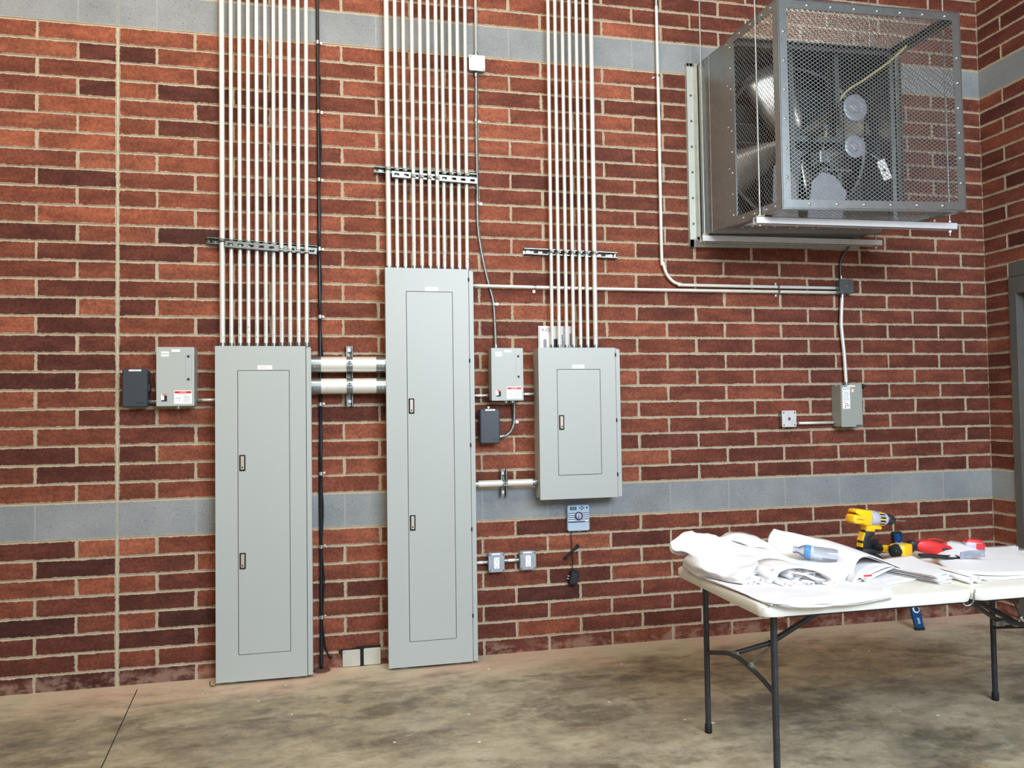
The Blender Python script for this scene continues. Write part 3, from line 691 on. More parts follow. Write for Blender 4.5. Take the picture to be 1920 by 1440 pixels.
run('flexible_conduit', 'thin grey whip rising from the square box to the underside of the fan', 'conduit',
    [(4.516, -.021, 2.317), (4.512, -.018, 2.39), (4.520, -.020, 2.455), (4.548, -.035, 2.512), (4.585, -.06, 2.566)], .0068, 'galvd', (), GR, arm=True, ends=(True, False))
run('conduit', 'horizontal conduit between the bright square box and the disconnect switch', 'conduit', [(4.131, -.0295, 1.354), (4.444, -.0295, 1.354)], .0095, 'emt', (), GR, k=1)
run('conduit', 'short conduit between the dark plastic box and the left lighting control box', 'conduit', [(.170, -.034, 1.546), (.224, -.034, 1.546)], .0085, 'emt', (), GR, k=1)
run('conduit', 'short conduit between the left lighting control box and the left panel', 'conduit', [(.4185, -.0345, 1.552), (.5335, -.0345, 1.552)], .0085, 'emt', (), GR, k=1)
run('conduit', 'short conduit from the middle panel into the left side of the lighting control box', 'conduit', [(1.9675, -.0345, 1.560), (2.0715, -.0345, 1.560)], .0085, 'emt', (), GR, k=1)
run('conduit', 'short conduit from the lighting control box into the short panel', 'conduit', [(2.267, -.0345, 1.566), (2.3615, -.0345, 1.566)], .0085, 'emt', (), GR, k=1)
run('conduit', 'short conduit from the middle panel to the left outlet box', 'conduit', [(1.9675, -.0245, .558), (2.0565, -.0245, .558)], .0100, 'emt', (), GR, k=1)
run('conduit', 'short conduit between the two outlet boxes', 'conduit', [(2.1545, -.0245, .561), (2.2505, -.0245, .561)], .0100, 'emt', (), GR, k=1)

# black cable bundle, its thin companion and their clips
cz = [3.644, 3.232, 2.831, 2.424, 2.028, 1.52, 1.12, .701, .30]
t = thing('cable_bundle', 'thick black cable running down the wall between the left and middle panels', 'cable', (1.083, -.018, .012))
bm = B(); tube(bm, [(1.078, -.0165, HT), (1.084, -.0165, 3.6), (1.085, -.0165, 2.4), (1.087, -.0165, 1.5), (1.085, -.0165, .9), (1.083, -.0165, .30), (1.083, -.0175, .16), (1.082, -.030, .012)], .0098, 14, 8); obj('jacket', bm, M['black'], t, True)
bm = B(); pts = [(1.092, -.024, HT)]
for i, z in enumerate(cz[:-1]):
    pts += [(1.089, -.026, z), (1.097 + .004 * math.sin(i * 2.1), -.020, (z + cz[i + 1]) / 2)]
pts += [(1.089, -.025, .30), (1.096, -.020, .20), (1.104, -.015, .13), (1.121, -.010, .078), (1.134, -.009, .062)]
tube(bm, pts, .0042, 10, 6); cyl(bm, (1.131, -.006, .066), (1.138, -.012, .058), .008, 12); obj('thin_wire', bm, M['rubber'], t, True)
bm = B(); tube(bm, [(1.078, -.010, 1.30), (1.076, -.0105, 1.0), (1.079, -.0105, .6), (1.077, -.0105, .3), (1.079, -.014, .05)], .0048, 10, 8); obj('thin_wire', bm, M['black'], t, True)
for z in cz:
    bm = B(); lathe(bm, (1.086, -.0185, z - .010), (0, 0, 1), [(0, .0130), (.020, .0130)], 18); box(bm, 1.094, 1.110, -.0125, -.006, z - .006, z + .008, .001)
    bolt(bm, (1.105, -.0125, z + .001), (0, -1, 0), .003, .003); obj('cable_clip', bm, M['steel'], t, 'auto')
for z in (1.33, .775, .142):
    bm = B(); lathe(bm, (1.086, -.0185, z - .002), (0, 0, 1), [(0, .0125), (.004, .0125)], 14); cyl(bm, (1.098, -.022, z), (1.108, -.022, z + .003), .0012, 6); obj('cable_tie', bm, M['rubber'], t, 'auto')
bm = B(); lathe(bm, (1.084, -.036, 0), (0, 0, 1), [(0, .048), (.006, .047), (.010, .040), (.011, .014)], 26); solo('floor_sleeve', bm, M['rust'], 'rusty round floor sleeve where the black cable enters the slab', 'sleeve', (1.084, -.036, 0), smooth='auto')
bm = B(); tube(bm, [(.535, -.150, .010), (.520, -.158, .006), (.506, -.156, .010), (.498, -.146, .018), (.500, -.136, .026)], .0022, 8, 6); solo('wire_end', bm, M['black'], 'short black wire end curling out from under the left panel', 'wire', (.52, -.15, .004), smooth=True)

# ------------------------------------------------------------------ small boxes
def jbox(label, x0, x1, z0, z1, d, m, screws, group, knock=False):
    t = thing('junction_box', label, 'junction box', ((x0 + x1) / 2, -.006, z0), group)
    bm = B(); rplate(bm, x0 + .002, x1 - .002, z0 + .002, z1 - .002, .006, -.005, -d + .003); obj('body', bm, M['galv'], t, 'auto')
    bm = B(); rplate(bm, x0, x1, z0, z1, .008, -d + .003, -d, bev=.0008); c = obj('cover', bm, M[m], t, 'auto')
    for sx, sz in screws:
        bm = B(); cyl(bm, (sx, -d, sz), (sx, -d - .0025, sz), .0055, 14); obj('cover_screw', bm, M['strut'], c, 'auto')
    if knock:
        bm = B(); cyl(bm, ((x0 + x1) / 2, -d, (z0 + z1) / 2), ((x0 + x1) / 2, -d - .0012, (z0 + z1) / 2), .011, 20); obj('knockout', bm, M['steel'], c, 'auto')
    return t
GJ = 'square metal boxes on the wall'
jbox('small blank square box high on the wall, right of the middle conduits', 1.978, 2.078, 3.542, 3.638, .046, 'outbox2', [(1.989, 3.628), (2.069, 3.551)], GJ)
jbox('square dull metal box under the fan where two horizontal conduits end', 4.482, 4.587, 2.219, 2.317, .050, 'galvd', [(4.494, 2.229), (4.574, 2.305)], GJ, True)
jbox('bright square box on the brick left of the disconnect switch', 4.027, 4.132, 1.331, 1.439, .050, 'outbox2', [(4.040, 1.344), (4.119, 1.344), (4.040, 1.426), (4.119, 1.426)], GJ, True)
def outlet(label, x0, x1, z0, z1):
    t = thing('outlet_box', label, 'outlet', ((x0 + x1) / 2, -.006, z0), 'duplex outlet boxes below the short panel'); d = .052; xc, zc = (x0 + x1) / 2, (z0 + z1) / 2
    bm = B(); rplate(bm, x0 + .002, x1 - .002, z0 + .002, z1 - .002, .012, -.005, -d + .004); obj('body', bm, M['outbox'], t, 'auto')
    bm = B(); rplate(bm, x0, x1, z0, z1, .012, -d + .004, -d, bev=.002); c = obj('cover', bm, M['outbox'], t, 'auto')
    for sx, sz in ((x0 + .009, z0 + .011), (x1 - .009, z0 + .011), (x0 + .009, z1 - .013), (x1 - .009, z1 - .013)):
        bm = B(); cyl(bm, (sx, -d, sz), (sx, -d - .002, sz), .0048, 12); obj('cover_screw', bm, M['galvd'], c, 'auto')
    bm = B(); rplate(bm, xc - .0165, xc + .0165, zc - .037, zc + .030, .005, -d, -d - .0028, bev=.0008)
    r_ = obj('receptacle', bm, M['outlet'], t, 'auto')
    bm = B()
    for zz in (zc + .017, zc - .021):
        box(bm, xc - .0075, xc - .0055, -d - .0031, -d - .0027, zz - .0015, zz + .0055); box(bm, xc + .0055, xc + .0075, -d - .0031, -d - .0027, zz - .001, zz + .0050); cyl(bm, (xc, -d - .0027, zz - .0085), (xc, -d - .0031, zz - .0085), .0024, 10)
    cyl(bm, (xc, -d - .0027, zc - .002), (xc, -d - .0033, zc - .002), .0018, 8)
    obj('slots', bm, M['dark'], r_)
    sticker(t, xc - .028, xc + .022, z1 - .012, z1 - .003, -d - .0002)
    return t
outlet('left of the two square outlet boxes, nearer the middle panel', 2.056, 2.155, .500, .616)
outlet('right of the two square outlet boxes, nearer the hanging plug adapter', 2.250, 2.350, .503, .616)

def lighting_box(label, x0, x1, z0, z1, seed):
    D = .128; w_ = x1 - x0; h = z1 - z0
    t = thing('lighting_control_box', label, 'control box', ((x0 + x1) / 2, -.006, z0), 'grey lighting control boxes with danger stickers')
    bm = B(); box(bm, x0 + .003, x1 - .003, -D + .006, -.005, z0 + .003, z1 - .003, .003); obj('enclosure', bm, M['panel2'], t)
    cv = B(); box(cv, x0, x1, -D, -D + .014, z0, z1, .0035); c = obj('cover', cv, M['panel'], t)
    fx = lambda u: x0 + w_ * u; fz = lambda v: z1 - h * v; y = -D
    s = sticker(c, fx(.13), fx(.335), fz(.160), fz(.075), y); text('brand_lettering', 'EATON', .0105, ((fx(.13) + fx(.335)) / 2, y - .0009, fz(.117)), M['ink'], s)
    sticker(c, fx(.405), fx(.625), fz(.082), fz(.040), y)
    rg = B(); a = rrect(fx(.765), fx(.935), fz(.575), fz(.125), .012, 5); b = rrect(fx(.765) + .0016, fx(.935) - .0016, fz(.575) + .0016, fz(.125) - .0016, .0105, 5)
    n = len(a)
    va = [rg.verts.new((p, y - .0005, q)) for p, q in a]; vb = [rg.verts.new((p, y - .0005, q)) for p, q in b]
    for i in range(n): rg.faces.new((va[i], va[(i + 1) % n], vb[(i + 1) % n], vb[i]))
    obj('embossed_strip', rg, M['panel2'], c)
    for v in (.160, .545):
        bm = B(); cyl(bm, (fx(.845), y, fz(v)), (fx(.845), y - .002, fz(v)), .0066, 18); obj('cover_plug', bm, M['dark'], c, 'auto')
    s = sticker(c, fx(.47), fx(.94), fz(.962), fz(.735), y); s.name = 'danger_sticker'
    bm = B(); rplate(bm, fx(.485), fx(.925), fz(.785), fz(.748), .003, y - .0006, y - .0012); q = obj('danger_header', bm, M['red'], s); text('danger_lettering', 'DANGER', .0088, ((fx(.485) + fx(.925)) / 2, y - .0017, fz(.7665)), M['white'], s)
    scribbles(s, fx(.49), fx(.93), fz(.812), fz(.795), y - .0006, 1, M['pinkish'], seed=seed)
    scribbles(s, fx(.69), fx(.92), fz(.945), fz(.825), y - .0006, 7, M['pale'], seed=seed + 1, fill=.9)
    scribbles(s, fx(.51), fx(.66), fz(.915), fz(.850), y - .0006, 2, M['pale'], seed=seed + 2, fill=.7)
    bm = B(); box(bm, fx(.13), fx(.215), y - .0006, y, fz(.915), fz(.800)); q = obj('small_sticker', bm, M['white'], c)
    bm = B(); box(bm, fx(.165), fx(.275), y - .001, y - .0005, fz(.825), fz(.790)); obj('red_heading', bm, M['pinkish'], q)
    bm = B(); box(bm, fx(.215), fx(.285), y - .003, y, fz(.915), fz(.820), .0008); box(bm, fx(.140), fx(.216), y - .003, y, fz(.915), fz(.896)); obj('selector_switch', bm, M['dark'], q)
    for k, u in enumerate((.52, .72) if x0 > 1 else (.5,)):
        bm = B(); cyl(bm, (fx(u), -.05, z0 + .004), (fx(u), -.05, z0 - .012), .014, 18); obj('conduit_hub', bm, M['steel'], t, 'auto')
    return t
lighting_box('grey lighting control box left of the left panel, with a red and white danger sticker', .225, .419, 1.519, 1.841, 5)
lighting_box('grey lighting control box between the middle and short panels, with a danger sticker', 2.075, 2.270, 1.526, 1.841, 9)

def plastic_box(label, x0, x1, z0, z1):
    D = .088
    t = thing('plastic_enclosure', label, 'control box', ((x0 + x1) / 2, -.006, z0), 'charcoal plastic enclosures')
    bm = B(); rplate(bm, x0 + .004, x1 - .004, z0 + .004, z1 - .004, .012, -.005, -D * .55); obj('base', bm, M['char'], t, 'auto')
    bm = B(); rplate(bm, x0, x1, z0, z1, .013, -D * .55, -D, bev=.006); c = obj('lid', bm, M['char'], t, 'auto')
    for z in (z0 + .026, z1 - .030):
        bm = B(); cyl(bm, (x0 - .003, -D * .62, z - .011), (x0 - .003, -D * .62, z + .011), .0055, 12); obj('hinge', bm, M['char2'], t, 'auto')
    bm = B(); box(bm, x1 - .001, x1 + .0085, -D * .8, -D * .35, (z0 + z1) / 2 - .018, (z0 + z1) / 2 + .020, .002); obj('latch', bm, M['char2'], t)
    xc = x0 + (x1 - x0) * .55
    bm = B(); box(bm, xc - .009, xc + .009, -.012, -.006, z1 - .003, z1 + .014, .001); obj('mounting_ear', bm, M['char2'], t)
    bm = B(); bolt(bm, (xc, -.012, z1 + .006), (0, -1, 0), .005, .004); obj('mounting_screw', bm, M['steel'], t)
    s = sticker(c, x0 + (x1 - x0) * .27, x0 + (x1 - x0) * .76, z1 - .013, z1 - .004, -D); scribbles(s, x0 + .05, x0 + .085, z1 - .0115, z1 - .0055, -D - .0006, 1, M['pale'], seed=3)
    scribbles(c, x1 - .055, x1 - .012, z0 + .018, z0 + .028, -D, 1, M['char2'], name='moulded_lettering', seed=4, fill=1, tall=.9)
    return t
plastic_box('charcoal plastic box with rounded corners on the far left, beside the painted joint', .044, .172, 1.516, 1.725)
plastic_box('charcoal plastic box tucked between the middle panel and the short flexible conduit', 2.010, 2.131, 1.272, 1.481)

# disconnect switch
x0, x1, z0, z1, D = 4.428, 4.583, 1.327, 1.600, .108
t = thing('disconnect_switch', 'grey disconnect switch box with a side lever on the right part of the wall', 'switch box', (4.505, -.006, z0))
bm = B(); box(bm, x0, x1, -D + .004, -.005, z0, z1, .003); obj('enclosure', bm, M['panel2'], t)
bm = B(); box(bm, x0 + .001, x1 + .003, -D, -D + .012, z0 - .003, z1 + .002, .003); c = obj('door', bm, M['panel2'], t)
s = sticker(c, x0 + .010, x0 + .066, z1 - .155, z1 - .013, -D); s.name = 'instruction_label'
text('brand_lettering', 'EATON', .013, (x0 + .038, -D - .0009, z1 - .026), M['navy'], s); scribbles(s, x0 + .014, x0 + .062, z1 - .100, z1 - .040, -D - .0006, 6, M['pale'], seed=2, fill=.9)
scribbles(s, x0 + .018, x0 + .062, z1 - .150, z1 - .104, -D - .0006, 4, M['red'], seed=6, fill=.6)
s = sticker(c, x0 + .048, x0 + .106, z1 - .010, z1 + .0008, -D); s.name = 'circuit_tag'
bm = B(); cyl(bm, (x0 + .087, -D, z1 - .035), (x0 + .087, -D - .0006, z1 - .035), .013, 22); s = obj('round_sticker', bm, M['white'], c)
bm = B(); lathe(bm, (x0 + .087, -D - .0005, z1 - .035), (0, -1, 0), [(0, .0125), (.0006, .0125), (.0006, .0098), (0, .0098)], 22); box(bm, x0 + .078, x0 + .096, -D - .0011, -D - .0005, z1 - .0365, z1 - .0335); obj('prohibition_ring', bm, M['pinkish'], s)
bm = B(); box(bm, x0 + .105, x0 + .150, -D - .004, -D, z0 + .002, z0 + .010, .001); obj('hasp', bm, M['galvd'], t)
bm = B(); prism(bm, [(-.080, z1 - .025), (-.040, z1 - .028), (-.030, z1 - .060), (-.034, z1 - .12), (-.052, z1 - .152), (-.072, z1 - .14), (-.082, z1 - .09)], x1 - .001, x1 + .024, 'x'); h = obj('lever_housing', bm, M['panel2'], t)
bm = B(); tube(bm, [(x1 + .014, -.058, z1 - .075), (x1 + .022, -.068, z1 - .035), (x1 + .036, -.082, z1 + .002)], .009, 12, 6); obj('lever', bm, M['panel2'], h, True)
bm = B(); tube(bm, [(x1 + .028, -.074, z1 - .022), (x1 + .037, -.084, z1 + .006)], .0115, 12, 2); obj('lever_grip', bm, M['rubber'], h, True)

# packaging card standing on the short panel behind its conduits
t = thing('product_card', 'white printed product card stuck behind the conduits on top of the short panel', 'card', (2.50, -.012, 1.844))
bm = B(); box(bm, 2.394, 2.607, -.0225, -.008, 1.8435, 1.986, .001); c = obj('card', bm, M['kraft'], t)
text('heading', 'X-CO', .027, (2.447, -.0231, 1.960), M['ink'], c, align='CENTER')
bm = B(); box(bm, 2.476, 2.533, -.0232, -.022, 1.846, 1.906); obj('printed_dark_square', bm, M['dark'], c)
bm = B(); prism(bm, rrect(2.424, 2.446, 1.846, 1.905, .010), -.0228, -.022); obj('printed_grey_shape', bm, M['greyprint'], c)
bm = B(); prism(bm, rrect(2.450, 2.470, 1.846, 1.935, .008), -.0229, -.022); obj('printed_white_shape', bm, M['white'], c)
bm = B(); box(bm, 2.398, 2.402, -.0230, -.022, 1.85, 1.982); box(bm, 2.592, 2.606, -.0230, -.022, 1.862, 1.940); obj('printed_side_strip', bm, M['greyprint'], c)
scribbles(c, 2.541, 2.553, 1.858, 1.932, -.0225, 7, M['dark'], name='printed_column', seed=12, fill=1, tall=.7)

# irrigation controller with its plug-in adapter
x0, x1, z0, z1, D = 2.556, 2.697, .719, .878, .040
t = thing('irrigation_controller', 'pale grey irrigation timer with a round dial mounted below the short panel', 'controller', (2.626, -.006, z0))
bm = B(); rplate(bm, x0, x1, z0, z1, .012, -.005, -D, bev=.004); c = obj('case', bm, M['ctl'], t, 'auto')
u = lambda a: x0 + (x1 - x0) * a; v = lambda a: z1 - (z1 - z0) * a
bm = B(); rplate(bm, u(.11), u(.41), v(.185), v(.055), .002, -D, -D - .001); s = obj('display_bezel', bm, M['teal'], c)
bm = B(); box(bm, u(.16), u(.36), -D - .0015, -D - .0009, v(.165), v(.075)); obj('display', bm, M['lcd'], s)
bt = lambda pts, nm='button': obj(nm, prism(B(), pts, -D, -D - .0028), M['teal'], c)
bt([(u(.51), v(.11)), (u(.575), v(.065)), (u(.575), v(.155))]); bt([(u(.78), v(.11)), (u(.715), v(.065)), (u(.715), v(.155))])
bt(rrect(u(.61), u(.68), v(.085), v(.035), .003)); bt(rrect(u(.61), u(.69), v(.185), v(.135), .003)); bt(rrect(u(.845), u(.92), v(.135), v(.07), .0045))
for k in range(5):
    zz = .30 + .075 * k + (.02 if k == 4 else 0)
    for a, b in (((.03, .35), (.66, .97)) if k < 4 else ((.03, .97),)):
        bm = B(); box(bm, u(a), u(b), -D - .0006, -D + .0005, v(zz + (.03 if k < 4 else .045)), v(zz)); obj('dark_stripe', bm, M['navy'], c)
    if k < 4:
        for a, b in ((.03, .33), (.68, .97)):
            bm = B(); box(bm, u(a), u(b), -D - .0008, -D + .0005, v(zz + .068), v(zz + .034)); obj('white_stripe', bm, M['white'], c)
bm = B(); box(bm, u(.80), u(.94), -D - .001, -D, v(.645), v(.61)); obj('badge', bm, M['white'], c)
bm = B(); lathe(bm, (u(.505), -D, v(.42)), (0, -1, 0), [(0, .0265), (.0015, .0265), (.002, .023)], 32); d_ = obj('dial_ring', bm, M['navy'], c, 'auto')
bm = B(); lathe(bm, (u(.505), -D - .0015, v(.42)), (0, -1, 0), [(0, .0185), (.006, .0175), (.007, .0155)], 32); k_ = obj('dial', bm, M['silver'], d_, 'auto')
bm = B(); box(bm, u(.505) - .004, u(.505) + .004, -D - .018, -D - .006, v(.42) - .014, v(.42) + .017, .003); obj('dial_grip', bm, M['ctl'], k_)
bm = B(); tube(bm, [(2.583, -.020, .722), (2.585, -.016, .66), (2.586, -.014, .61), (2.586, -.018, .585), (2.590, -.018, .56), (2.593, -.016, .53), (2.589, -.016, .505), (2.590, -.022, .484)], .0026, 8, 6); obj('cord', bm, M['rubber'], t, True)
bm = B(); a, b = Vector((2.550, -.020, .556)), Vector((2.620, -.020, .624))
for k in range(5):
    o = (k - 2) * .0042; n_ = Vector((-.7, 0, .7)); q = Vector((0, -.003 * (k % 2), 0)); w1 = Vector((-.006, 0, .006)); m_ = (a + b) / 2
    tube(bm, [a + n_ * o + q, a - (b - a) * .10 + n_ * o * .5 + q, a + n_ * (o + .004) + q, m_ + n_ * o * .4 + q, b + n_ * (o - .004) + q, b + (b - a) * .10 + n_ * o * .5 + q, b + n_ * o + q], .0027, 8, 6)
lathe(bm, (a + b) / 2 - (b - a).normalized() * .008, b - a, [(0, .0095), (.016, .0095)], 12); obj('coiled_cord', bm, M['rubber'], t, True)
ad = thing('plug_adapter', 'black plug-in adapter dangling on a cord below the irrigation timer', 'adapter', (2.592, -.022, .437), rot=(0, .23, 0))
bm = B(); box(bm, -.027, .027, -.026, .012, -.046, .038, .006); b_ = obj('body', bm, M['rubber'], ad)
bm = B(); box(bm, -.020, .020, -.0275, -.0255, -.036, .026, .002); obj('front_panel', bm, M['toolblk'], b_)
bm = B(); lathe(bm, (-.006, -.004, .036), (0, 0, 1), [(0, .006), (.014, .0035)], 12); obj('strain_relief', bm, M['rubber'], b_, 'auto')
for dz in (-.014, .002):
    bm = B(); box(bm, -.043, -.026, -.012, -.0105, dz - .003, dz + .003); obj('prong', bm, M['steel'], ad)

# blank cover plates in the gap at the foot of the wall
GC = 'blank cover plates at the foot of the wall'
for lab, x0, x1, z0, z1, sc in (('left of two dull blank cover plates low on the wall between the tall panels', 1.200, 1.300, .003, .098, (1.212, .088)), ('right of two dull blank cover plates low on the wall between the tall panels', 1.320, 1.417, .004, .100, (1.404, .090))):
    t = thing('cover_plate', lab, 'cover plate', ((x0 + x1) / 2, -.012, z0), GC)
    bm = B(); rplate(bm, x0, x1, z0, z1, .007, -.010, -.0155, bev=.001); obj('plate', bm, M['coverpl'], t, 'auto')
    bm = B(); bolt(bm, (sc[0], -.0155, sc[1]), (0, -1, 0), .0042, .003); obj('plate_screw', bm, M['steel'], t)
rnd = random.Random(4); bm = B()
up = [(1.180 + i * .0158, .103 + .006 * rnd.random() + .008 * (i > 6)) for i in range(16)]; dn = [(x, z - .016 - .010 * rnd.random()) for x, z in up]
rings(bm, [[Vector((a, -.004, b)), Vector((a, -.0125, b - .001)), Vector((c, -.0125, d + .001)), Vector((c, -.004, d))] for (a, b), (c, d) in zip(up, dn)], True)
pr = [(.1, 1.299, 1.321), (.085, 1.296, 1.322), (.06, 1.301, 1.318), (.04, 1.300, 1.317), (.02, 1.296, 1.324), (.008, 1.286, 1.336), (.001, 1.288, 1.345)]
rings(bm, [[Vector((a, -.004, z)), Vector((a, -.0135, z)), Vector((b, -.0135, z)), Vector((b, -.004, z))] for z, a, b in pr], True)
rings(bm, [[Vector((1.196 - .004 * (i % 2), -.004, z)), Vector((1.196 - .004 * (i % 2), -.0115, z)), Vector((1.202, -.0115, z)), Vector((1.202, -.004, z))] for i, z in enumerate((.1, .085, .07, .055))], True)
solo('sealant_bead', bm, M['putty'], 'ragged black sealant smeared around the two blank cover plates', 'sealant', (1.31, -.006, .003))

# ------------------------------------------------------------------ wall fan with its guard cage
FW_ = [Vector((3.470, 0, 2.570)), Vector((4.600, 0, 2.594)), Vector((3.470, 0, 3.690)), Vector((4.600, 0, 3.715))]
FF_ = [Vector((3.547, -.90, 2.542)), Vector((4.702, -.90, 2.577)), Vector((3.547, -.90, 3.689)), Vector((4.700, -.90, 3.720))]
def FM(u, v, w):
    f = lambda q: (q[0] * (1 - u) + q[1] * u) * (1 - v) + (q[2] * (1 - u) + q[3] * u) * v
    return f(FW_) * (1 - w) + f(FF_) * w
def fbox(bm, u0, u1, v0, v1, w0, w1, mi=0):
    P = [[FM(u0, v0, w), FM(u1, v0, w), FM(u1, v1, w), FM(u0, v1, w)] for w in (w0, w1)]; rings(bm, P, True, mi); return bm
fan = thing('exhaust_fan', 'large boxed exhaust fan hung on the wall behind an expanded metal guard cage', 'fan', (4.05, 0, 2.57))
SW = .47; e = .004
bm = B()     # open sheet metal housing
fbox(bm, 0, e, 0, 1, 0, SW); fbox(bm, 1 - e, 1, 0, 1, 0, SW); fbox(bm, 0, 1, 0, e, 0, SW); fbox(bm, 0, 1, 1 - e, 1, 0, SW)
for w in (.21,):
    fbox(bm, -.0015, .001, .0, 1, w, w + .008); fbox(bm, .999, 1.0015, .0, 1, w, w + .008)
fbox(bm, 0, .03, 0, 1, SW - .006, SW); fbox(bm, .97, 1, 0, 1, SW - .006, SW); fbox(bm, 0, 1, 0, .03, SW - .006, SW); fbox(bm, 0, 1, .97, 1, SW - .006, SW)
obj('housing', bm, M['galv'], fan)
bm = B()     # wall flange frame
for a in (-.05, 1.005):
    fbox(bm, a, a + .045, -.055, 1.02, .003, .028 / .9); fbox(bm, a + (.037 if a < 0 else 0), a + (.045 if a < 0 else .008), -.0, 1.0, .02, .075)
fbox(bm, -.05, 1.02, -.055, -.012, .003, .028 / .9); fbox(bm, -.05, 1.05, 1.002, 1.02, .003, .028 / .9)
fl_ = obj('wall_flange', bm, M['flange'], fan)
for v in (.08, .23, .38, .53, .68, .83):
    bm = B(); bolt(bm, FM(-.028, v, .031), (0, -1, 0), .006, .004); obj('flange_screw', bm, M['galvd'], fl_)
# louvre at the wall and the round orifice plate
for i in range(9):
    v = .04 + i * .108; bm = B(); rings(bm, [[FM(.04, v, .02), FM(.96, v, .02), FM(.96, v + .004, .02), FM(.04, v + .004, .02)], [FM(.04, v + .075, .10), FM(.96, v + .075, .10), FM(.96, v + .079, .10), FM(.04, v + .079, .10)]], True)
    obj('shutter_blade', bm, M['galvd'], fan)
bm = B(); fbox(bm, .02, .98, .02, .98, .008, .014); obj('shutter_back', bm, M['fanblk'], fan)
CU, CV = .50, .50; RU = .455
def FC(a, r, w): return FM(CU + r * math.cos(a), CV + r * math.sin(a), w)
bm = B(); n = 64; w0 = .16
ring = [FC(2 * PI * i / n, RU, w0) for i in range(n)]; ring2 = [FC(2 * PI * i / n, RU - .012, w0 + .10) for i in range(n)]; sq = []
for i in range(n):
    a = 2 * PI * i / n; s = .488 / max(abs(math.cos(a)), abs(math.sin(a))); sq.append(FM(CU + s * math.cos(a), CV + s * math.sin(a), w0))
vs_, vr, v2 = [[bm.verts.new(p) for p in q] for q in (sq, ring, ring2)]
for i in range(n):
    j = (i + 1) % n; bm.faces.new((vs_[i], vs_[j], vr[j], vr[i])); bm.faces.new((vr[i], vr[j], v2[j], v2[i]))
obj('orifice_plate', bm, M['fanblk'], fan)
bm = B(); rs = []
for i in range(n):
    a = 2 * PI * i / n; rs.append([FC(a, RU - .012 + .010 * math.cos(q), w0 + .10 + .010 * math.sin(q)) for q in (0, PI / 2, PI, 1.5 * PI)])
rings(bm, rs, False, closed=True); obj('orifice_rim', bm, M['galv'], fan, 'auto')
hub = FM(.5, .5, .30)
bm = B(); lathe(bm, FM(.5, .5, .25), (0, -1, 0), [(0, .055), (.02, .085), (.05, .085), (.055, .05), (.10, .045), (.33, .016)], 28); hb = obj('hub', bm, M['galvd'], fan, 'auto')
for b_i in range(4):
    a0 = math.radians(205 + 90 * b_i); bm = B(); rows = []
    for j in range(7):
        r = .07 + (.40 * j / 6); half = .10 + .125 * (j / 6) ** .8; tw = .075 - .04 * j / 6; row = []
        for k in range(6):
            s = (k / 5 - .5) * 2; a = a0 + s * half / max(r, .14) * .5 * (1 + .2 * j / 6)
            w = .26 - s * tw + .015 * (1 - s * s); row.append(FC(a, r, w))
        rows.append(row)
    vs = [[bm.verts.new(p) for p in r] for r in rows]
    for i in range(6):
        for k in range(5): bm.faces.new((vs[i][k], vs[i][k + 1], vs[i + 1][k + 1], vs[i + 1][k]))
    bl = obj('blade', bm, M['fanmet'], fan, True); md = bl.modifiers.new('thickness', 'SOLIDIFY'); md.thickness = .003
# drive frame, motor, pulleys, belt
bm = B()
for u in (.36, .64): fbox(bm, u, u + .035, .01, .99, .40, .44); fbox(bm, u, u + .006, .01, .99, .36, .44)
fbox(bm, .36, .68, .47, .50, .38, .45); fbox(bm, .36, .68, .10, .13, .38, .47)
rings(bm, [[FM(.28, .02, .40), FM(.40, .02, .40), FM(.40, .02, .42), FM(.28, .02, .42)], [FM(.40, .42, .40), FM(.44, .42, .40), FM(.44, .42, .42), FM(.40, .42, .42)]], True)
rings(bm, [[FM(.72, .02, .40), FM(.60, .02, .40), FM(.60, .02, .42), FM(.72, .02, .42)], [FM(.60, .34, .40), FM(.56, .34, .40), FM(.56, .34, .42), FM(.60, .34, .42)]], True)
obj('bearing_frame', bm, M['galvd'], fan)
def pulley(c, r, nm):
    bm = B(); lathe(bm, c, (0, -1, 0), [(0, r * .9), (.004, r), (.010, r), (.015, r * .86), (.020, r), (.026, r), (.030, r * .8), (.026, r * .45), (.034, r * .35), (.036, .010)], 32); return obj(nm, bm, M['outbox'], fan, 'auto')
pu, pl = Vector((4.285, -.50, 3.285)), Vector((4.275, -.50, 3.045))
pulley(pu, .082, 'fan_pulley'); pulley(pl, .070, 'motor_pulley')
bm = B(); n_ = 20; loop = [pu + Vector((.078 * math.cos(a), -.015, .078 * math.sin(a))) for a in [PI * i / n_ for i in range(n_ + 1)]] + [pl + Vector((.066 * math.cos(a), -.015, .066 * math.sin(a))) for a in [PI + PI * i / n_ for i in range(n_ + 1)]]
rs = []
for i, p in enumerate(loop):
    c = pu if i <= n_ else pl; o = (p - c); o.y = 0; o.normalize(); rs.append([p, p + Vector((0, -.006, 0)) + o * .002, p + o * .007, p + Vector((0, .006, 0)) + o * .002])
rings(bm, rs, False, closed=True); obj('drive_belt', bm, M['rubber'], fan)
mc = Vector((4.245, -.30, 3.02)); bm = B(); lathe(bm, mc, (0, -1, 0), [(-.06, .05), (-.05, .078), (.10, .078), (.11, .06), (.18, .02)], 28)
mo = obj('motor', bm, M['galvd'], fan, 'auto')
bm = B(); box(bm, 4.15, 4.33, -.42, -.22, 2.925, 2.937, .002); box(bm, 4.12, 4.19, -.40, -.30, 2.98, 3.06, .006); obj('motor_base', bm, M['galv'], mo)
bm = B(); prism(bm, [(4.02, 2.62), (4.26, 2.62), (4.30, 2.80), (4.22, 2.90), (4.13, 2.92), (4.06, 2.86)], -.40, -.395); obj('belt_shield', bm, M['outbox'], fan)
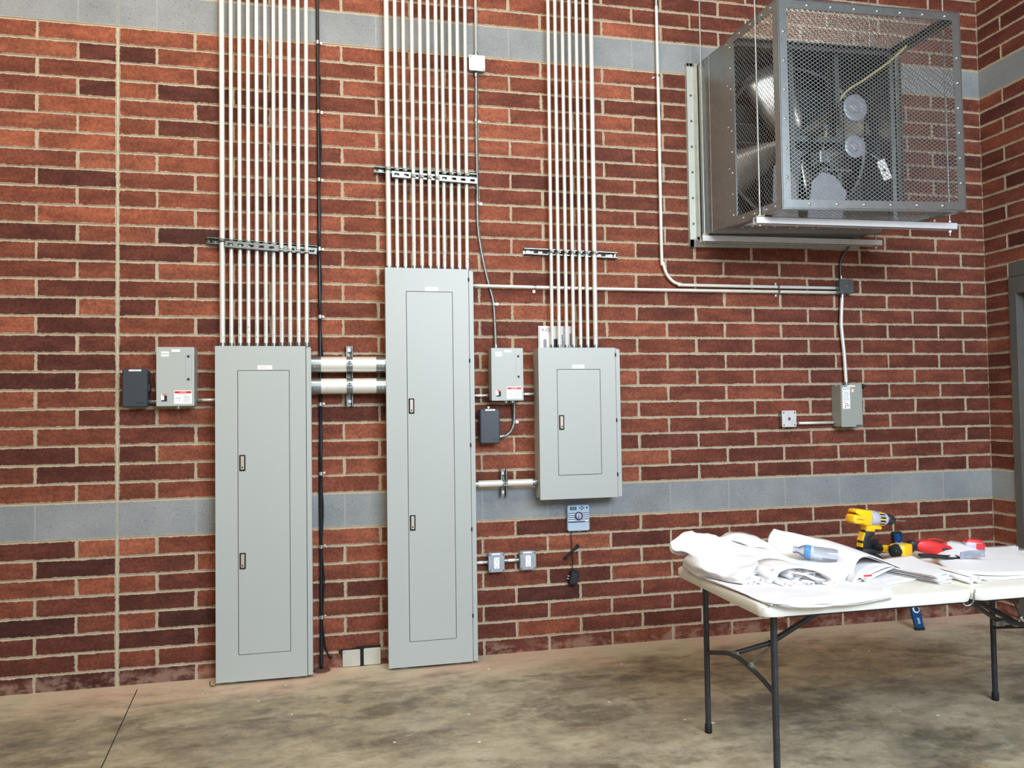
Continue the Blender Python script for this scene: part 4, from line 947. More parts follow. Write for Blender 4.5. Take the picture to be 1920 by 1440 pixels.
bm = B(); prism(bm, [(3.78, 2.60), (3.96, 2.60), (3.95, 2.85), (3.88, 2.98), (3.80, 2.94)], -.40, -.395); obj('side_shield', bm, M['galv'], fan)
bm = B(); tube(bm, [(4.60, -.60, 3.665), (4.545, -.52, 3.60), (4.44, -.42, 3.52), (4.33, -.36, 3.44), (4.26, -.32, 3.30), (4.21, -.32, 3.15), (4.18, -.33, 3.04)], .008, 10, 8); obj('power_whip', bm, M['cream'], fan, True)
bm = B(); tube(bm, [(4.30, -.40, 2.90), (4.40, -.46, 2.85), (4.50, -.50, 2.76), (4.55, -.46, 2.62)], .006, 10, 8); obj('grey_wire', bm, M['fanblk'], fan, True)
bm = B(); box(bm, -.030, .030, -.001, .001, -.062, .062, .0); bm.transform(Matrix.Translation((4.415, -.60, 2.885)) @ Euler((0, -.42, 0)).to_matrix().to_4x4()); tg = obj('paper_tag', bm, M['white'], fan)
bm = B(); box(bm, -.012, .012, -.0018, -.001, -.004, .003); box(bm, -.003, .003, -.0018, -.001, -.014, .003); box(bm, -.014, -.008, -.0018, -.001, .028, .034); box(bm, .000, .012, -.0018, -.001, -.040, -.034); bm.transform(Matrix.Translation((4.415, -.60, 2.885)) @ Euler((0, -.42, 0)).to_matrix().to_4x4()); obj('tag_print', bm, M['dark'], tg)
bm = B(); tube(bm, [(4.388, -.60, 2.945), (4.34, -.52, 3.02), (4.32, -.44, 3.00)], .0012, 6, 4); obj('tag_string', bm, M['white'], tg)
# guard frame
gf = B(); a = .040; tH = .010
def fstrip(u0, u1, v0, v1, w0, w1): fbox(gf, u0, u1, v0, v1, w0, w1)
for (u0, u1, v0, v1) in ((0, a, 0, 1), (1 - a, 1, 0, 1), (a, 1 - a, 0, a), (a, 1 - a, 1 - a, 1)): fstrip(u0, u1, v0, v1, 1 - .004, 1.0)
aw = .055
for u0, u1 in ((-.006, -.002), (1.002, 1.006)):
    fstrip(u0, u1, 0, 1, SW - .01, SW + aw); fstrip(u0, u1, 0, 1, 1 - aw, 1.0); fstrip(u0, u1, 0, a, SW + aw, 1 - aw); fstrip(u0, u1, 1 - a, 1, SW + aw, 1 - aw)
for v0, v1 in ((-.006, -.002), (1.002, 1.006)):
    fstrip(-.006, 1.006, v0, v1, SW - .01, SW + .03); fstrip(-.006, 1.006, v0, v1, 1 - .03, 1.0); fstrip(-.006, a, v0, v1, SW + .03, 1 - .03); fstrip(1 - a, 1.006, v0, v1, SW + .03, 1 - .03)
g_ = obj('guard_frame', gf, M['galv'], fan)
def rivet(p, out):
    bm = B(); lathe(bm, p, out, [(0, .0085), (.003, .0080), (.0055, .005), (.006, .001)], 12); obj('guard_screw', bm, M['steel'], g_, True)
for i in range(7): rivet(FM(.15 + .128 * i, 1 - a / 2, 1.0), (0, -1, 0))
for i in range(6): rivet(FM(.135 + .147 * i, a / 2, 1.0), (0, -1, 0))
for i in range(6): rivet(FM(a / 2, .145 + .14 * i, 1.0), (0, -1, 0)); rivet(FM(1 - a / 2, .135 + .127 * i, 1.0), (0, -1, 0))
for i in range(9):
    v = .05 + .112 * i; rivet(FM(-.006, v, SW + .018), (-1, 0, 0))
    if i % 2 == 0: rivet(FM(-.001, v + .03, SW - .025), (-1, 0, 0))
for w in (.60, .72, .84, .93): rivet(FM(-.006, .982, w), (-1, 0, 0)); rivet(FM(-.006, .018, w), (-1, 0, 0))
for i in range(7): rivet(FM(.10 + .13 * i, -.006, SW + .02), (0, 0, -1)); rivet(FM(.08 + .14 * i, -.001, SW - .05), (0, 0, -1))
def lattice(fn, L, Wd, p, h, sw=.0030, th=.0014, nrm=(0, -1, 0)):
    """expanded metal: zigzag strands along s (length L) touching their neighbours across t (width Wd)"""
    bm = B(); nc = int(round(Wd / p)); p = Wd / nc; ns = int(round(L / h)); h = L / ns; n_ = Vector(nrm) * th
    for i in range(nc + 1):
        prev = None
        for j in range(ns + 1):
            sg = 1 if (i + j) % 2 == 0 else -1; t0 = i * p + sg * p / 2 * .86
            q = lambda d: fn(j * h / L, min(max((t0 + d) / Wd, 0), 1))
            A, Z = q(-sw / 2), q(sw / 2); cur = [bm.verts.new(A), bm.verts.new(Z), bm.verts.new(Z + n_), bm.verts.new(A + n_)]
            if prev:
                for k in range(4): bm.faces.new((prev[k], prev[(k + 1) % 4], cur[(k + 1) % 4], cur[k]))
            prev = cur
    return bm
sp_ = .0168; sh = .0112
mp = lambda s, a, b: a + (b - a) * s
obj('front_mesh', lattice(lambda s, t: FM(mp(t, a * .6, 1 - a * .6), mp(s, a * .6, 1 - a * .6), .992), 1.10, 1.11, sp_, sh, .0054), M['wire'], fan)
for u, nx, nm in ((-.001, 1, 'left_mesh'), (1.001, -1, 'right_mesh')):
    obj(nm, lattice(lambda s, t: FM(u, mp(t, a * .6, 1 - a * .6), mp(s, SW + .01, .99)), .47, 1.11, sp_ * .9, sh * 1.2, .0034, nrm=(nx, 0, 0)), M['wire'], fan)
for v, nz, nm in ((-.001, 1, 'bottom_mesh'), (1.001, -1, 'top_mesh')):
    obj(nm, lattice(lambda s, t: FM(mp(t, a * .6, 1 - a * .6), v, mp(s, SW + .01, .99)), .47, 1.11, sp_, sh * 1.2, .0034, nrm=(0, 0, nz)), M['wire'], fan)

# hanging struts and threaded rods that carry the fan
GH = 'struts hung under the exhaust fan'
for lab, xa, xb, yc, zt_, xr in (('bright strut channel hung under the fan against the wall', 3.445, 4.745, -.125, 2.560, 3.468), ('bright strut channel hung under the front of the fan cage', 3.480, 4.795, -.715, 2.535, 3.512)):
    t = thing('hanging_strut', lab, 'strut', (xa, yc, zt_ - .041), GH)
    bm = B(); channel(bm, (xa, yc, zt_ - .0413), (xb, yc, zt_ - .0413 + .012), .0413, .0413, (0, 0, 1), True); obj('channel', bm, M['brightgalv'], t)
    for xx, zz in ((xr, zt_), (xb - .035, zt_ + .008)):
        bm = B(); box(bm, xx - .020, xx + .020, yc - .020, yc + .020, zz + .0005, zz + .006, .001); obj('square_washer', bm, M['brass'], t)
        for q in (zz + .006, zz - .052):
            bm = B(); cyl(bm, (xx, yc, q), (xx, yc, q + .009), .0105, 6); obj('nut', bm, M['brass'], t)
for lab, x, y, z in (('threaded rod holding the left end of the strut nearer the wall', 3.468, -.125, 2.508), ('threaded rod holding the left end of the front strut', 3.512, -.715, 2.485),
                     ('threaded rod at the right end of the strut nearer the wall, mostly behind the fan', 4.710, -.125, 2.505), ('threaded rod at the right end of the front strut, its tip below', 4.760, -.715, 2.470)):
    bm = B(); cyl(bm, (x, y, z), (x, y, HT), .0052, 10)
    solo('threaded_rod', bm, M['galv'], lab, 'rod', (x, y, z), 'threaded rods holding the fan', 'auto')

# ------------------------------------------------------------------ folding table
TX0, TX1, TY0, TY1, TZ = 2.700, 4.530, -2.045, -1.285, .745
t = thing('folding_table', 'long white plastic folding table with dark metal legs, heaped with paper', 'table', (3.615, -1.665, 0))
bm = B(); mid = 3.618
for a, b in ((TX0, mid - .001), (mid + .001, TX1)):
    o = []; r = .045; n_ = 6
    pts = rrect(a, b, TY0, TY1, .045, 6)
    if a == TX0: pts = [(x if x < mid - .05 else x, y) for x, y in pts]
    lay = [(TZ - .046, .010), (TZ - .044, .004), (TZ - .030, 0), (TZ - .010, 0), (TZ - .003, .004), (TZ, .012)]
    def inset(p, d):
        cx, cy = (a + b) / 2, (TY0 + TY1) / 2; x, y = p
        return (x - math.copysign(min(d, abs(x - cx)), x - cx) * (1 if abs(x - cx) > (b - a) / 2 - .046 else 0), y - math.copysign(d, y - cy) * (1 if abs(y - cy) > (TY1 - TY0) / 2 - .046 else 0))
    rings(bm, [[Vector((*inset(p, d), z)) for p in pts] for z, d in lay], True)
tt = obj('tabletop', bm, M['tabletop'], t, 'auto')
bm = B(); box(bm, TX0 + .13, TX1 - .13, TY0 + .055, TY0 + .080, TZ - .066, TZ - .044, .003); box(bm, TX0 + .13, TX1 - .13, TY1 - .080, TY1 - .055, TZ - .066, TZ - .044, .003); obj('side_rail', bm, M['leg'], t)
bm = B(); tube(bm, [(mid - .004, TY0 - .003, TZ + .003), (mid - .012, TY0 - .004, TZ - .014), (mid - .013, TY0 - .004, TZ - .036), (mid - .020, TY0 + .004, TZ - .056), (mid - .040, TY0 + .010, TZ - .060), (mid - .046, TY0 + .016, TZ - .048)], .0032, 8, 6); obj('centre_latch', bm, M['strut'], t, True)
YB, YF = -1.350, -1.920
for side, X, s in (('l', 2.818, 1), ('r', 4.360, -1)):
    for y in (YB, YF):
        bm = B(); cyl(bm, (X, y, .030), (X, y, .700), .0128, 18); lg = obj('leg', bm, M['leg'], t, 'auto')
        bm = B(); lathe(bm, (X, y, 0), (0, 0, 1), [(0, .015), (.004, .0165), (.036, .0160), (.040, .0135)], 18); obj('foot_cap', bm, M['rubber'], lg, 'auto')
    bm = B(); tube(bm, [(X, YB, .358), (X, YB - .10, .388), (X, (YB + YF) / 2 + .06, .420), (X, (YB + YF) / 2 - .06, .420), (X, YF + .10, .400), (X, YF, .372)], .0098, 14, 6); obj('arched_crossbar', bm, M['leg'], t, True)
    bm = B(); cyl(bm, (X, YB + .03, .695), (X, YF - .03, .695), .0125, 16); obj('top_tube', bm, M['leg'], t, 'auto')
    e1 = (X + s * .010, -1.60, .432); e2 = (X + s * .150, -1.63, .470); e3 = (X + s * .475, -1.65, .640); e4 = (X + s * .62, -1.655, .695)
    bm = B(); tube(bm, [e1, e2], .0105, 12, 1); tube(bm, [e2, e3, e4], .0120, 12, 1)
    br = obj('folding_brace', bm, M['leg'], t, 'auto')
    bm = B(); box(bm, X - .004, X + s * .02 if s > 0 else X + .004, -1.612, -1.588, .405, .440, .002) if s > 0 else box(bm, X - .02, X + .004, -1.612, -1.588, .405, .440, .002); bolt(bm, (X + s * .008, -1.612, .430), (0, -1, 0), .008, .008); obj('brace_bracket', bm, M['strut'], br)
    bm = B(); c = Vector(e2); rs = []
    for i in range(24):
        a_ = 2 * PI * i / 24; ce_ = c + Vector((0, math.cos(a_) * .026, math.sin(a_) * .020)); o_ = Vector((0, math.cos(a_), math.sin(a_)))
        rs.append([ce_ + o_ * .003, ce_ + Vector((.003, 0, 0)), ce_ - o_ * .003, ce_ - Vector((.003, 0, 0))])
    rings(bm, rs, False, closed=True); obj('locking_ring', bm, M['steel'], br, True)
    bm = B(); cyl(bm, (e2[0], e2[1] - .012, e2[2] - .01), (X + s * .002, -1.735, .428), .0052, 10); bolt(bm, (X, -1.745, .425), (0, -1, 0), .010, .010); obj('locking_link', bm, M['strut'], br, 'auto')
# centre-fold braces seen from the front: run from the middle joint down towards the right legs
bm = B(); tube(bm, [(mid + .03, -1.93, .694), (4.02, -1.72, .520), (4.36, -1.64, .425)], .0095, 12, 1); br = obj('folding_brace', bm, M['leg'], t, 'auto')
bm = B(); box(bm, 4.010, 4.060, -1.735, -1.712, .490, .512, .003); bolt(bm, (4.040, -1.735, .501), (0, -1, 0), .009, .008); obj('brace_joint', bm, M['strut'], br)

# ------------------------------------------------------------------ papers on the table
A=[[(2.608, -1.45, 0.876), (2.701, -1.42, 0.904), (2.782, -1.4, 0.892), (2.873, -1.37, 0.873), (2.955, -1.35, 0.861)], [(2.614, -1.47, 0.849), (2.693, -1.5, 0.876), (2.768, -1.5, 0.863), (2.866, -1.48, 0.835), (2.978, -1.45, 0.81)], [(2.657, -1.52, 0.835), (2.683, -1.58, 0.831), (2.753, -1.6, 0.818), (2.839, -1.6, 0.811), (2.957, -1.56, 0.808)], [(2.653, -1.48, 0.787), (2.667, -1.6, 0.787), (2.718, -1.69, 0.78), (2.771, -1.75, 0.785), (2.909, -1.66, 0.802)], [(2.682, -1.43, 0.752), (2.698, -1.56, 0.75), (2.732, -1.66, 0.749), (2.772, -1.75, 0.749), (2.84, -1.72, 0.768)]]
Bp=[[(2.893, -1.33, 0.866), (2.982, -1.3, 0.879), (3.055, -1.32, 0.871), (3.097, -1.42, 0.841), (3.133, -1.5, 0.81), (3.155, -1.62, 0.79), (3.177, -1.7, 0.772)], [(2.904, -1.36, 0.851), (2.987, -1.38, 0.857), (3.04, -1.45, 0.844), (3.058, -1.55, 0.823), (3.082, -1.63, 0.802), (3.112, -1.73, 0.787), (3.148, -1.8, 0.764)], [(2.906, -1.44, 0.836), (2.958, -1.5, 0.831), (2.996, -1.58, 0.823), (3.003, -1.66, 0.806), (3.034, -1.73, 0.796), (3.072, -1.79, 0.779), (3.101, -1.84, 0.760)], [(2.906, -1.5, 0.811), (2.919, -1.6, 0.806), (2.929, -1.66, 0.801), (2.941, -1.73, 0.792), (2.977, -1.78, 0.789), (3.011, -1.82, 0.780), (3.044, -1.86, 0.768)]]
Cc=[[(3.197, -1.28, 0.855), (3.271, -1.36, 0.852), (3.328, -1.44, 0.837), (3.395, -1.52, 0.819), (3.452, -1.6, 0.797)], [(3.168, -1.35, 0.897), (3.227, -1.43, 0.882), (3.282, -1.51, 0.863), (3.333, -1.59, 0.846), (3.385, -1.67, 0.827)], [(3.097, -1.42, 0.856), (3.154, -1.5, 0.833), (3.208, -1.58, 0.816), (3.257, -1.66, 0.805), (3.302, -1.74, 0.804)], [(3.078, -1.52, 0.798), (3.11, -1.61, 0.786), (3.14, -1.7, 0.779), (3.172, -1.78, 0.776), (3.213, -1.81, 0.779)], [(3.052, -1.66, 0.758), (3.067, -1.76, 0.756), (3.082, -1.84, 0.753), (3.107, -1.88, 0.752), (3.131, -1.88, 0.752)]]
LO=[[(2.690, -1.46), (2.76, -1.5), (2.887, -1.52), (3.076, -1.54), (3.254, -1.56), (3.432, -1.58)], [(2.700, -1.62), (2.759, -1.7), (2.868, -1.76), (2.998, -1.82), (3.177, -1.84), (3.359, -1.82)], [(2.712, -1.80), (2.752, -1.88), (2.82, -1.92), (2.96, -1.95), (3.132, -1.96), (3.31, -1.93)], [(2.720, -1.95), (2.745, -2.0), (2.80, -2.02), (2.917, -2.03), (3.066, -2.03), (3.26, -2.01)]]
HP=[[(3.906, -1.5, 0.763), (4.045, -1.42, 0.806), (4.157, -1.38, 0.794), (4.329, -1.36, 0.758), (4.512, -1.35, 0.757)], [(3.862, -1.56, 0.772), (3.985, -1.52, 0.796), (4.072, -1.52, 0.770), (4.224, -1.5, 0.758), (4.375, -1.5, 0.757)], [(3.789, -1.66, 0.766), (3.849, -1.7, 0.768), (3.927, -1.72, 0.762), (4.058, -1.7, 0.758), (4.300, -1.7, 0.757)], [(3.727, -1.80, 0.762), (3.786, -1.87, 0.762), (3.861, -1.91, 0.762), (3.968, -1.92, 0.760), (4.216, -1.93, 0.757)]]
def shift(g, d, j=0, seed=0):
    r = random.Random(seed); return [[tuple(Vector(p) + Vector(d) + Vector((r.uniform(-j, j), r.uniform(-j, j), r.uniform(-j, j) * .3))) for p in q] for q in g]
GD = 'crumpled drawing sets heaped on the table'
def papers(label, loc, group=GD): return thing('drawing_sheets', label, 'paper', loc, group)
# flat sheets at the bottom, hanging a little over the front edge
t = papers('loose flat drawing sheets at the near left corner, hanging over the table edge', (3.0, -1.8, TZ))
for i in range(4):
    r = random.Random(i + 3); ox, oy = r.uniform(-.012, .012), r.uniform(-.012, .012) - .006 * i; z = TZ + .0022 + .0018 * (3 - i)
    g = [[(x + ox, y + oy, z + .0020 * math.sin(x * 17 + y * 11 + i)) for x, y in q] for q in LO]
    last = [(2.735 + ox, -2.056, z + .0005), (2.752, -2.064, z - .001), (2.80 + ox, -2.072 - .003 * i, z - .006), (2.917, -2.076 - .003 * i, z - .018 + .006 * i), (3.066, -2.074, z - .014), (3.23 + ox, -2.066, z - .004)]
    last = [(x_ + r.uniform(-.006, .006), y_ + r.uniform(-.010, .008), z_ + r.uniform(-.004, .004)) for x_, y_, z_ in last]; g.append(last); sheet('sheet', g, M['paper'], t, 4, .0010, crumple=.0045)
# crumpled set on the left
t = papers('crumpled stack of drawing sheets at the left end, one dog-eared corner sticking out', (2.78, -1.55, TZ))
for i, d in enumerate(((0, 0, 0), (.006, .010, -.008), (.012, .022, -.016), (.010, .03, -.026))):
    sheet('sheet', shift(A, d, .004 if i else 0, i), M['paper'], t, 4, .0014, crumple=.030)
g = [[(2.690, -1.43, .752), (2.705, -1.56, .752), (2.740, -1.66, .752), (2.785, -1.76, .752)], [(2.668, -1.44, .766), (2.690, -1.57, .764), (2.724, -1.675, .762), (2.772, -1.775, .760)], [(2.690, -1.42, .780), (2.72, -1.54, .778), (2.76, -1.63, .776), (2.80, -1.73, .774)], [(2.78, -1.38, .790), (2.82, -1.50, .792), (2.86, -1.58, .790), (2.90, -1.68, .786)]]
sheet('folded_edge', g, M['paper'], t, 4, .0016, crumple=.010); sheet('folded_edge', shift(g, (.016, .006, -.002), .002, 5), M['paper'], t, 3, .0014)
# the flap that leans over the rolled sheets
t = papers('long folded drawing flap leaning over the curled ends, tapering towards the front', (3.03, -1.6, TZ))
for i, d in enumerate(((0, 0, 0), (.004, .008, -.007), (.010, .016, -.014))):
    sheet('sheet', shift(Bp, d, .003 if i else 0, 20 + i), M['paper'], t, 4, .0014, crumple=.018)
g = [[(2.893, -1.34, .872), (2.975, -1.315, .889), (3.05, -1.335, .880), (3.105, -1.44, .848)], [(2.95, -1.40, .862), (3.01, -1.41, .868), (3.066, -1.46, .852), (3.092, -1.53, .832)], [(2.99, -1.47, .846), (3.03, -1.50, .846), (3.07, -1.54, .832), (3.085, -1.59, .816)]]
sheet('turned_back_corner', g, M['paper'], t, 3, .0014)
# rolled sheets with their curled ends to the front
def spiral(name, c, r0, r1, turns, dirv, L, parent, squash=1.0, a0=0, m='paper'):
    """a sheet rolled up loosely: a spiral strip swept along dirv"""
    c = Vector(c); d = Vector(dirv).normalized(); n_ = int(turns * 20); rows = []
    for j in range(5):
        s = j / 4; row = []
        for i in range(n_ + 1):
            a_ = a0 + 2 * PI * turns * i / n_; r = r0 + (r1 - r0) * i / n_
            row.append(c + d * (L * s) + Vector((r * math.cos(a_), 0, r * math.sin(a_) * squash)) * (1 + .06 * math.sin(3 * s + a_)))
        rows.append(row)
    return sheet(name, rows, M[m], parent, 0, .0012)
t = papers('loosely rolled drawing sheets with curled ends facing the front', (2.96, -1.75, TZ))
R1 = [((2.920, -1.76, .788), .012, .030, 1.8, .9, .6), ((3.000, -1.79, .785), .012, .034, 2.1, .85, 2.0), ((2.935, -1.82, .7605), .006, .0125, 1.6, .9, 0), ((2.968, -1.83, .7605), .006, .0125, 1.5, .9, 1), ((3.000, -1.84, .7600), .006, .012, 1.6, .9, 2), ((3.034, -1.85, .7610), .008, .0135, 1.4, .9, .4),
      ((3.058, -1.81, .790), .010, .026, 1.7, .8, 1.2), ((2.802, -1.765, .7580), .005, .0105, 1.6, .9, 1), ((2.828, -1.765, .7605), .006, .0125, 1.8, .9, 2), ((2.858, -1.765, .7660), .007, .0165, 2.2, .9, 2.4)]
for c, r0, r1, n_, sq, a0 in R1: spiral('rolled_sheet', c, r0, r1, n_, (-.10, 1, 0), .30, t, sq, a0)
g = [[(2.895, -1.775, .752), (2.93, -1.795, .806), (2.99, -1.815, .822), (3.07, -1.845, .806), (3.115, -1.87, .776), (3.10, -1.875, .752)], [(2.875, -1.62, .752), (2.91, -1.63, .812), (2.97, -1.65, .830), (3.05, -1.67, .812), (3.10, -1.69, .78), (3.09, -1.69, .752)]]
sheet('outer_sheet', g, M['paper'], t, 3, .0014)
g = [[(3.00, -1.80, .768), (3.03, -1.815, .794), (3.075, -1.835, .800), (3.11, -1.86, .780), (3.125, -1.88, .756), (3.08, -1.87, .753)], [(2.98, -1.64, .768), (3.01, -1.65, .800), (3.06, -1.67, .806), (3.10, -1.69, .79), (3.12, -1.70, .756), (3.07, -1.70, .753)]]
sheet('inner_sheet', g, M['paper'], t, 3, .0012)
# the big half-rolled set behind them, open end to the right
t = papers('big half-rolled drawing set, sloping face to the front and open fold on its right', (3.28, -1.6, TZ))
for i, d in enumerate(((0, 0, 0), (.010, .006, -.006), (.018, .012, -.012))):
    sheet('sheet', shift(Cc, d, .002 if i else 0, 40 + i), M['paper'], t, 4, .0016, crumple=.012)
def loop(front, back, m='paper', th=.0016, nm='fold'): return sheet(nm, [front, [tuple((Vector(a) * .5 + Vector(b) * .5)) for a, b in zip(front, back)], back], M[m], t, 3, th)
fr_ = [(3.255, -1.80, .770), (3.305, -1.755, .812), (3.375, -1.72, .832), (3.442, -1.73, .812), (3.500, -1.76, .786), (3.545, -1.80, .764), (3.530, -1.84, .751), (3.42, -1.88, .7505), (3.27, -1.92, .7505), (3.12, -1.93, .7505)]
bk_ = [(3.20, -1.50, .80), (3.26, -1.46, .85), (3.33, -1.44, .866), (3.43, -1.46, .838), (3.52, -1.50, .804), (3.585, -1.54, .774), (3.575, -1.60, .755), (3.46, -1.66, .752), (3.32, -1.70, .752), (3.18, -1.74, .752)]
loop(fr_, bk_); loop(shift([fr_], (-.004, .004, -.005))[0], shift([bk_], (-.004, .004, -.005))[0])
fr2 = [(3.17, -1.88, .7530), (3.26, -1.85, .764), (3.34, -1.81, .780), (3.42, -1.79, .795), (3.47, -1.78, .792), (3.40, -1.80, .776), (3.32, -1.83, .762), (3.28, -1.86, .7525)]
bk2 = [(3.20, -1.70, .753), (3.28, -1.66, .764), (3.36, -1.62, .780), (3.44, -1.60, .795), (3.49, -1.58, .792), (3.42, -1.60, .776), (3.34, -1.64, .762), (3.30, -1.67, .7525)]
loop(fr2, bk2)
fr3 = [(3.205, -1.872, .756), (3.24, -1.862, .778), (3.275, -1.855, .757), (3.245, -1.870, .754)]; bk3 = [(3.23, -1.72, .756), (3.265, -1.71, .778), (3.30, -1.70, .757), (3.27, -1.71, .754)]
loop(fr3, bk3)
bm = B(); box(bm, 3.262, 3.298, -1.861, -1.857, .7790, .7860, .0015); obj('red_sticker', bm, M['red'], t)
# small stack in the middle, flat layered sheets
def stack(label, corners, z0, n_, seed, lift=.004, fan_=.02, group=GD):
    c = Vector((sum(p[0] for p in corners) / 4, sum(p[1] for p in corners) / 4, z0)); t = papers(label, tuple(c), group); r = random.Random(seed)
    for i in range(n_):
        ox, oy, an = r.uniform(-fan_, fan_), r.uniform(-fan_, fan_) * .6, r.uniform(-.05, .05); rows = []
        for a in range(5):
            row = []
            for b in range(6):
                s, u_ = a / 4, b / 5
                p = (Vector((*corners[0], 0)) * (1 - u_) + Vector((*corners[1], 0)) * u_) * (1 - s) + (Vector((*corners[3], 0)) * (1 - u_) + Vector((*corners[2], 0)) * u_) * s
                q = p - Vector((c.x, c.y, 0)); q = Vector((q.x * math.cos(an) - q.y * math.sin(an), q.x * math.sin(an) + q.y * math.cos(an), 0))
                row.append((c.x + q.x + ox, c.y + q.y + oy, z0 + .0015 + lift * i + .0016 * math.sin(u_ * 7 + i * 1.3) + .0014 * math.sin(s * 6 + i)))
            rows.append(row)
        sheet('sheet', rows, M['paper'], t, 2, .0011)
    return t
stack('thin fan of folded drawings in the middle, in front of the yellow power tools', ((3.455, -1.62), (3.745, -1.53), (3.640, -1.90), (3.545, -1.94)), TZ + .0015, 9, 11, .0042, .010)
t = papers('pair of thin drawing rolls lying beside the middle of the table', (3.71, -1.8, TZ))
spiral('rolled_sheet', (3.672, -1.965, .7610), .006, .0150, 2.2, (.03, 1, .0), .40, t, 1, .5); spiral('rolled_sheet', (3.708, -1.965, .7610), .006, .0150, 2.2, (.05, 1, .0), .40, t, 1, 2.2)
t = stack('broad flat drawing sheets spread under the hump at the right end', ((3.76, -1.50), (4.50, -1.42), (4.45, -1.97), (3.765, -1.93)), TZ + .0012, 4, 17, .0022, .012)
t = papers('top drawing sheet buckled into a hump, at the right end of the table', (4.05, -1.6, TZ))
for i, d in enumerate(((0, 0, .001), (.004, -.010, -.0015))): sheet('sheet', shift(HP, d, .001 if i else 0, 60 + i), M['paper'], t, 3, .0012)

# ------------------------------------------------------------------ things on the papers
# plastic bottle lying on the sloping face of the big set
b0, b1 = Vector((3.125, -1.605, .850)), Vector((3.262, -1.690, .832)); ax = b1 - b0
t = thing('plastic_bottle', 'small clear plastic bottle with a blue cap ring lying on the paper slope', 'bottle', tuple(b0))
L = ax.length
bm = B(); lathe(bm, b0, ax, [(-.006, .013), (.004, .0135), (.010, .016), (.020, .0222), (.032, .0262), (.045, .0275), (L * .5, .0262), (L * .55, .0275), (L * .9, .0275), (L, .024), (L + .003, .010)], 28); bo = obj('body', bm, M['clear'], t, 'auto')
bm = B(); lathe(bm, b0 + ax.normalized() * .034, ax, [(0, .0272), (.001, .0282), (.016, .0284), (.017, .0274)], 28); obj('blue_band', bm, M['capblue'], bo, 'auto')
bm = B(); lathe(bm, b0, ax, [(-.016, .0145), (-.004, .0155), (0, .0140)], 22); obj('cap', bm, M['clear'], t, 'auto')
bm = B(); lathe(bm, b0 + ax.normalized() * .055, ax, [(0, .0274), (.0005, .0279), (.012, .0277), (.0125, .0262)], 28); obj('printed_sleeve', bm, M['ctl'], bo, 'auto')

# cordless drill standing on its battery
t = thing('cordless_drill', 'yellow and black cordless drill standing upright on its battery, bit pointing right', 'drill', (3.584, -1.43, .772), 'yellow cordless tools', rot=(0, .12, .10))
def slab(pts, hw, m, nm, par, bev=.004):
    """side outline (x, z) given thickness 2*hw with softened edges"""
    cx = sum(p[0] for p in pts) / len(pts); cz = sum(p[1] for p in pts) / len(pts)
    sm = [Vector((a, 0, b)) for a, b in pts]
    R = []
    for y, ins in ((-hw, bev * 1.6), (-hw + bev * .5, bev * .5), (-hw + bev * 1.6, 0), (hw - bev * 1.6, 0), (hw - bev * .5, bev * .5), (hw, bev * 1.6)):
        r_ = []
        for p in sm:
            q = Vector((p.x - cx, 0, p.z - cz)); l = q.length; q = q * (1 - ins / max(l, .01)); r_.append(Vector((cx + q.x, y, cz + q.z)))
        R.append(r_)
    bm = B(); rings(bm, R, True); return obj(nm, bm, m, par, 'auto')
slab([(-.032, -.022), (-.028, -.034), (.068, -.034), (.074, -.022), (.074, .000), (.060, .010), (-.022, .010), (-.034, .002)], .033, M['toolblk'], 'battery', t)
slab([(-.034, .012), (.070, .012), (.072, .020), (.040, .030), (.018, .034), (-.024, .032), (-.034, .024)], .031, M['toolblk'], 'battery_mount', t)
h = slab([(-.024, .030), (.020, .030), (.020, .060), (.026, .085), (.034, .112), (-.012, .118), (-.022, .090), (-.030, .060)], .0165, M['toolblk'], 'handle', t, .005)
slab([(-.032, .066), (-.024, .066), (-.016, .104), (-.022, .106)], .0172, M['yellow'], 'grip_insert', h, .001)
slab([(-.031, .036), (-.023, .036), (-.025, .054), (-.032, .054)], .0170, M['yellow'], 'grip_insert', h, .001)
bd = slab([(-.012, .112), (.034, .110), (.040, .122), (.074, .124), (.078, .132), (.072, .139), (.040, .142), (.034, .150), (-.018, .150), (-.014, .132)], .020, M['yellow'], 'trigger_housing', t, .003)
bm = B(); prism(bm, [(.034, .090), (.046, .094), (.048, .112), (.036, .121)], -.008, .008); obj('trigger', bm, M['dark'], bd)
hs = slab([(-.098, .152), (-.088, .143), (-.035, .142), (-.018, .135), (.012, .140), (.012, .208), (-.062, .212), (-.082, .209), (-.089, .200), (-.086, .193), (-.054, .1915), (-.054, .186), (-.090, .184), (-.099, .174)], .029, M['yellow'], 'motor_housing', t, .006)
text('brand_lettering', 'DEWALT', .0105, (-.058, -.0293, .164), M['dark'], hs)
bm = B(); lathe(bm, (.006, 0, .172), (1, 0, 0), [(0, .036), (.012, .038), (.034, .037), (.048, .033), (.052, .030)], 30); obj('gearcase', bm, M['toolgrey'], t, 'auto')
bm = B(); lathe(bm, (.052, 0, .172), (1, 0, 0), [(0, .029), (.004, .0315), (.034, .0315), (.036, .029)], 30); tc_ = obj('torque_collar', bm, M['toolblk'], t, 'auto')
for i in range(12):
    a_ = 2 * PI * i / 12; bm = B(); box(bm, .055, .084, -.0032, .0032, .030, .0335, .001); bm.transform(Matrix.Translation((0, 0, .172)) @ Matrix.Rotation(a_, 4, 'X')); obj('collar_rib', bm, M['yellow' if i % 2 else 'toolgrey'], tc_)
bm = B(); lathe(bm, (.086, 0, .172), (1, 0, 0), [(0, .030), (.012, .031), (.020, .027)], 30); obj('speed_ring', bm, M['toolgrey'], t, 'auto')
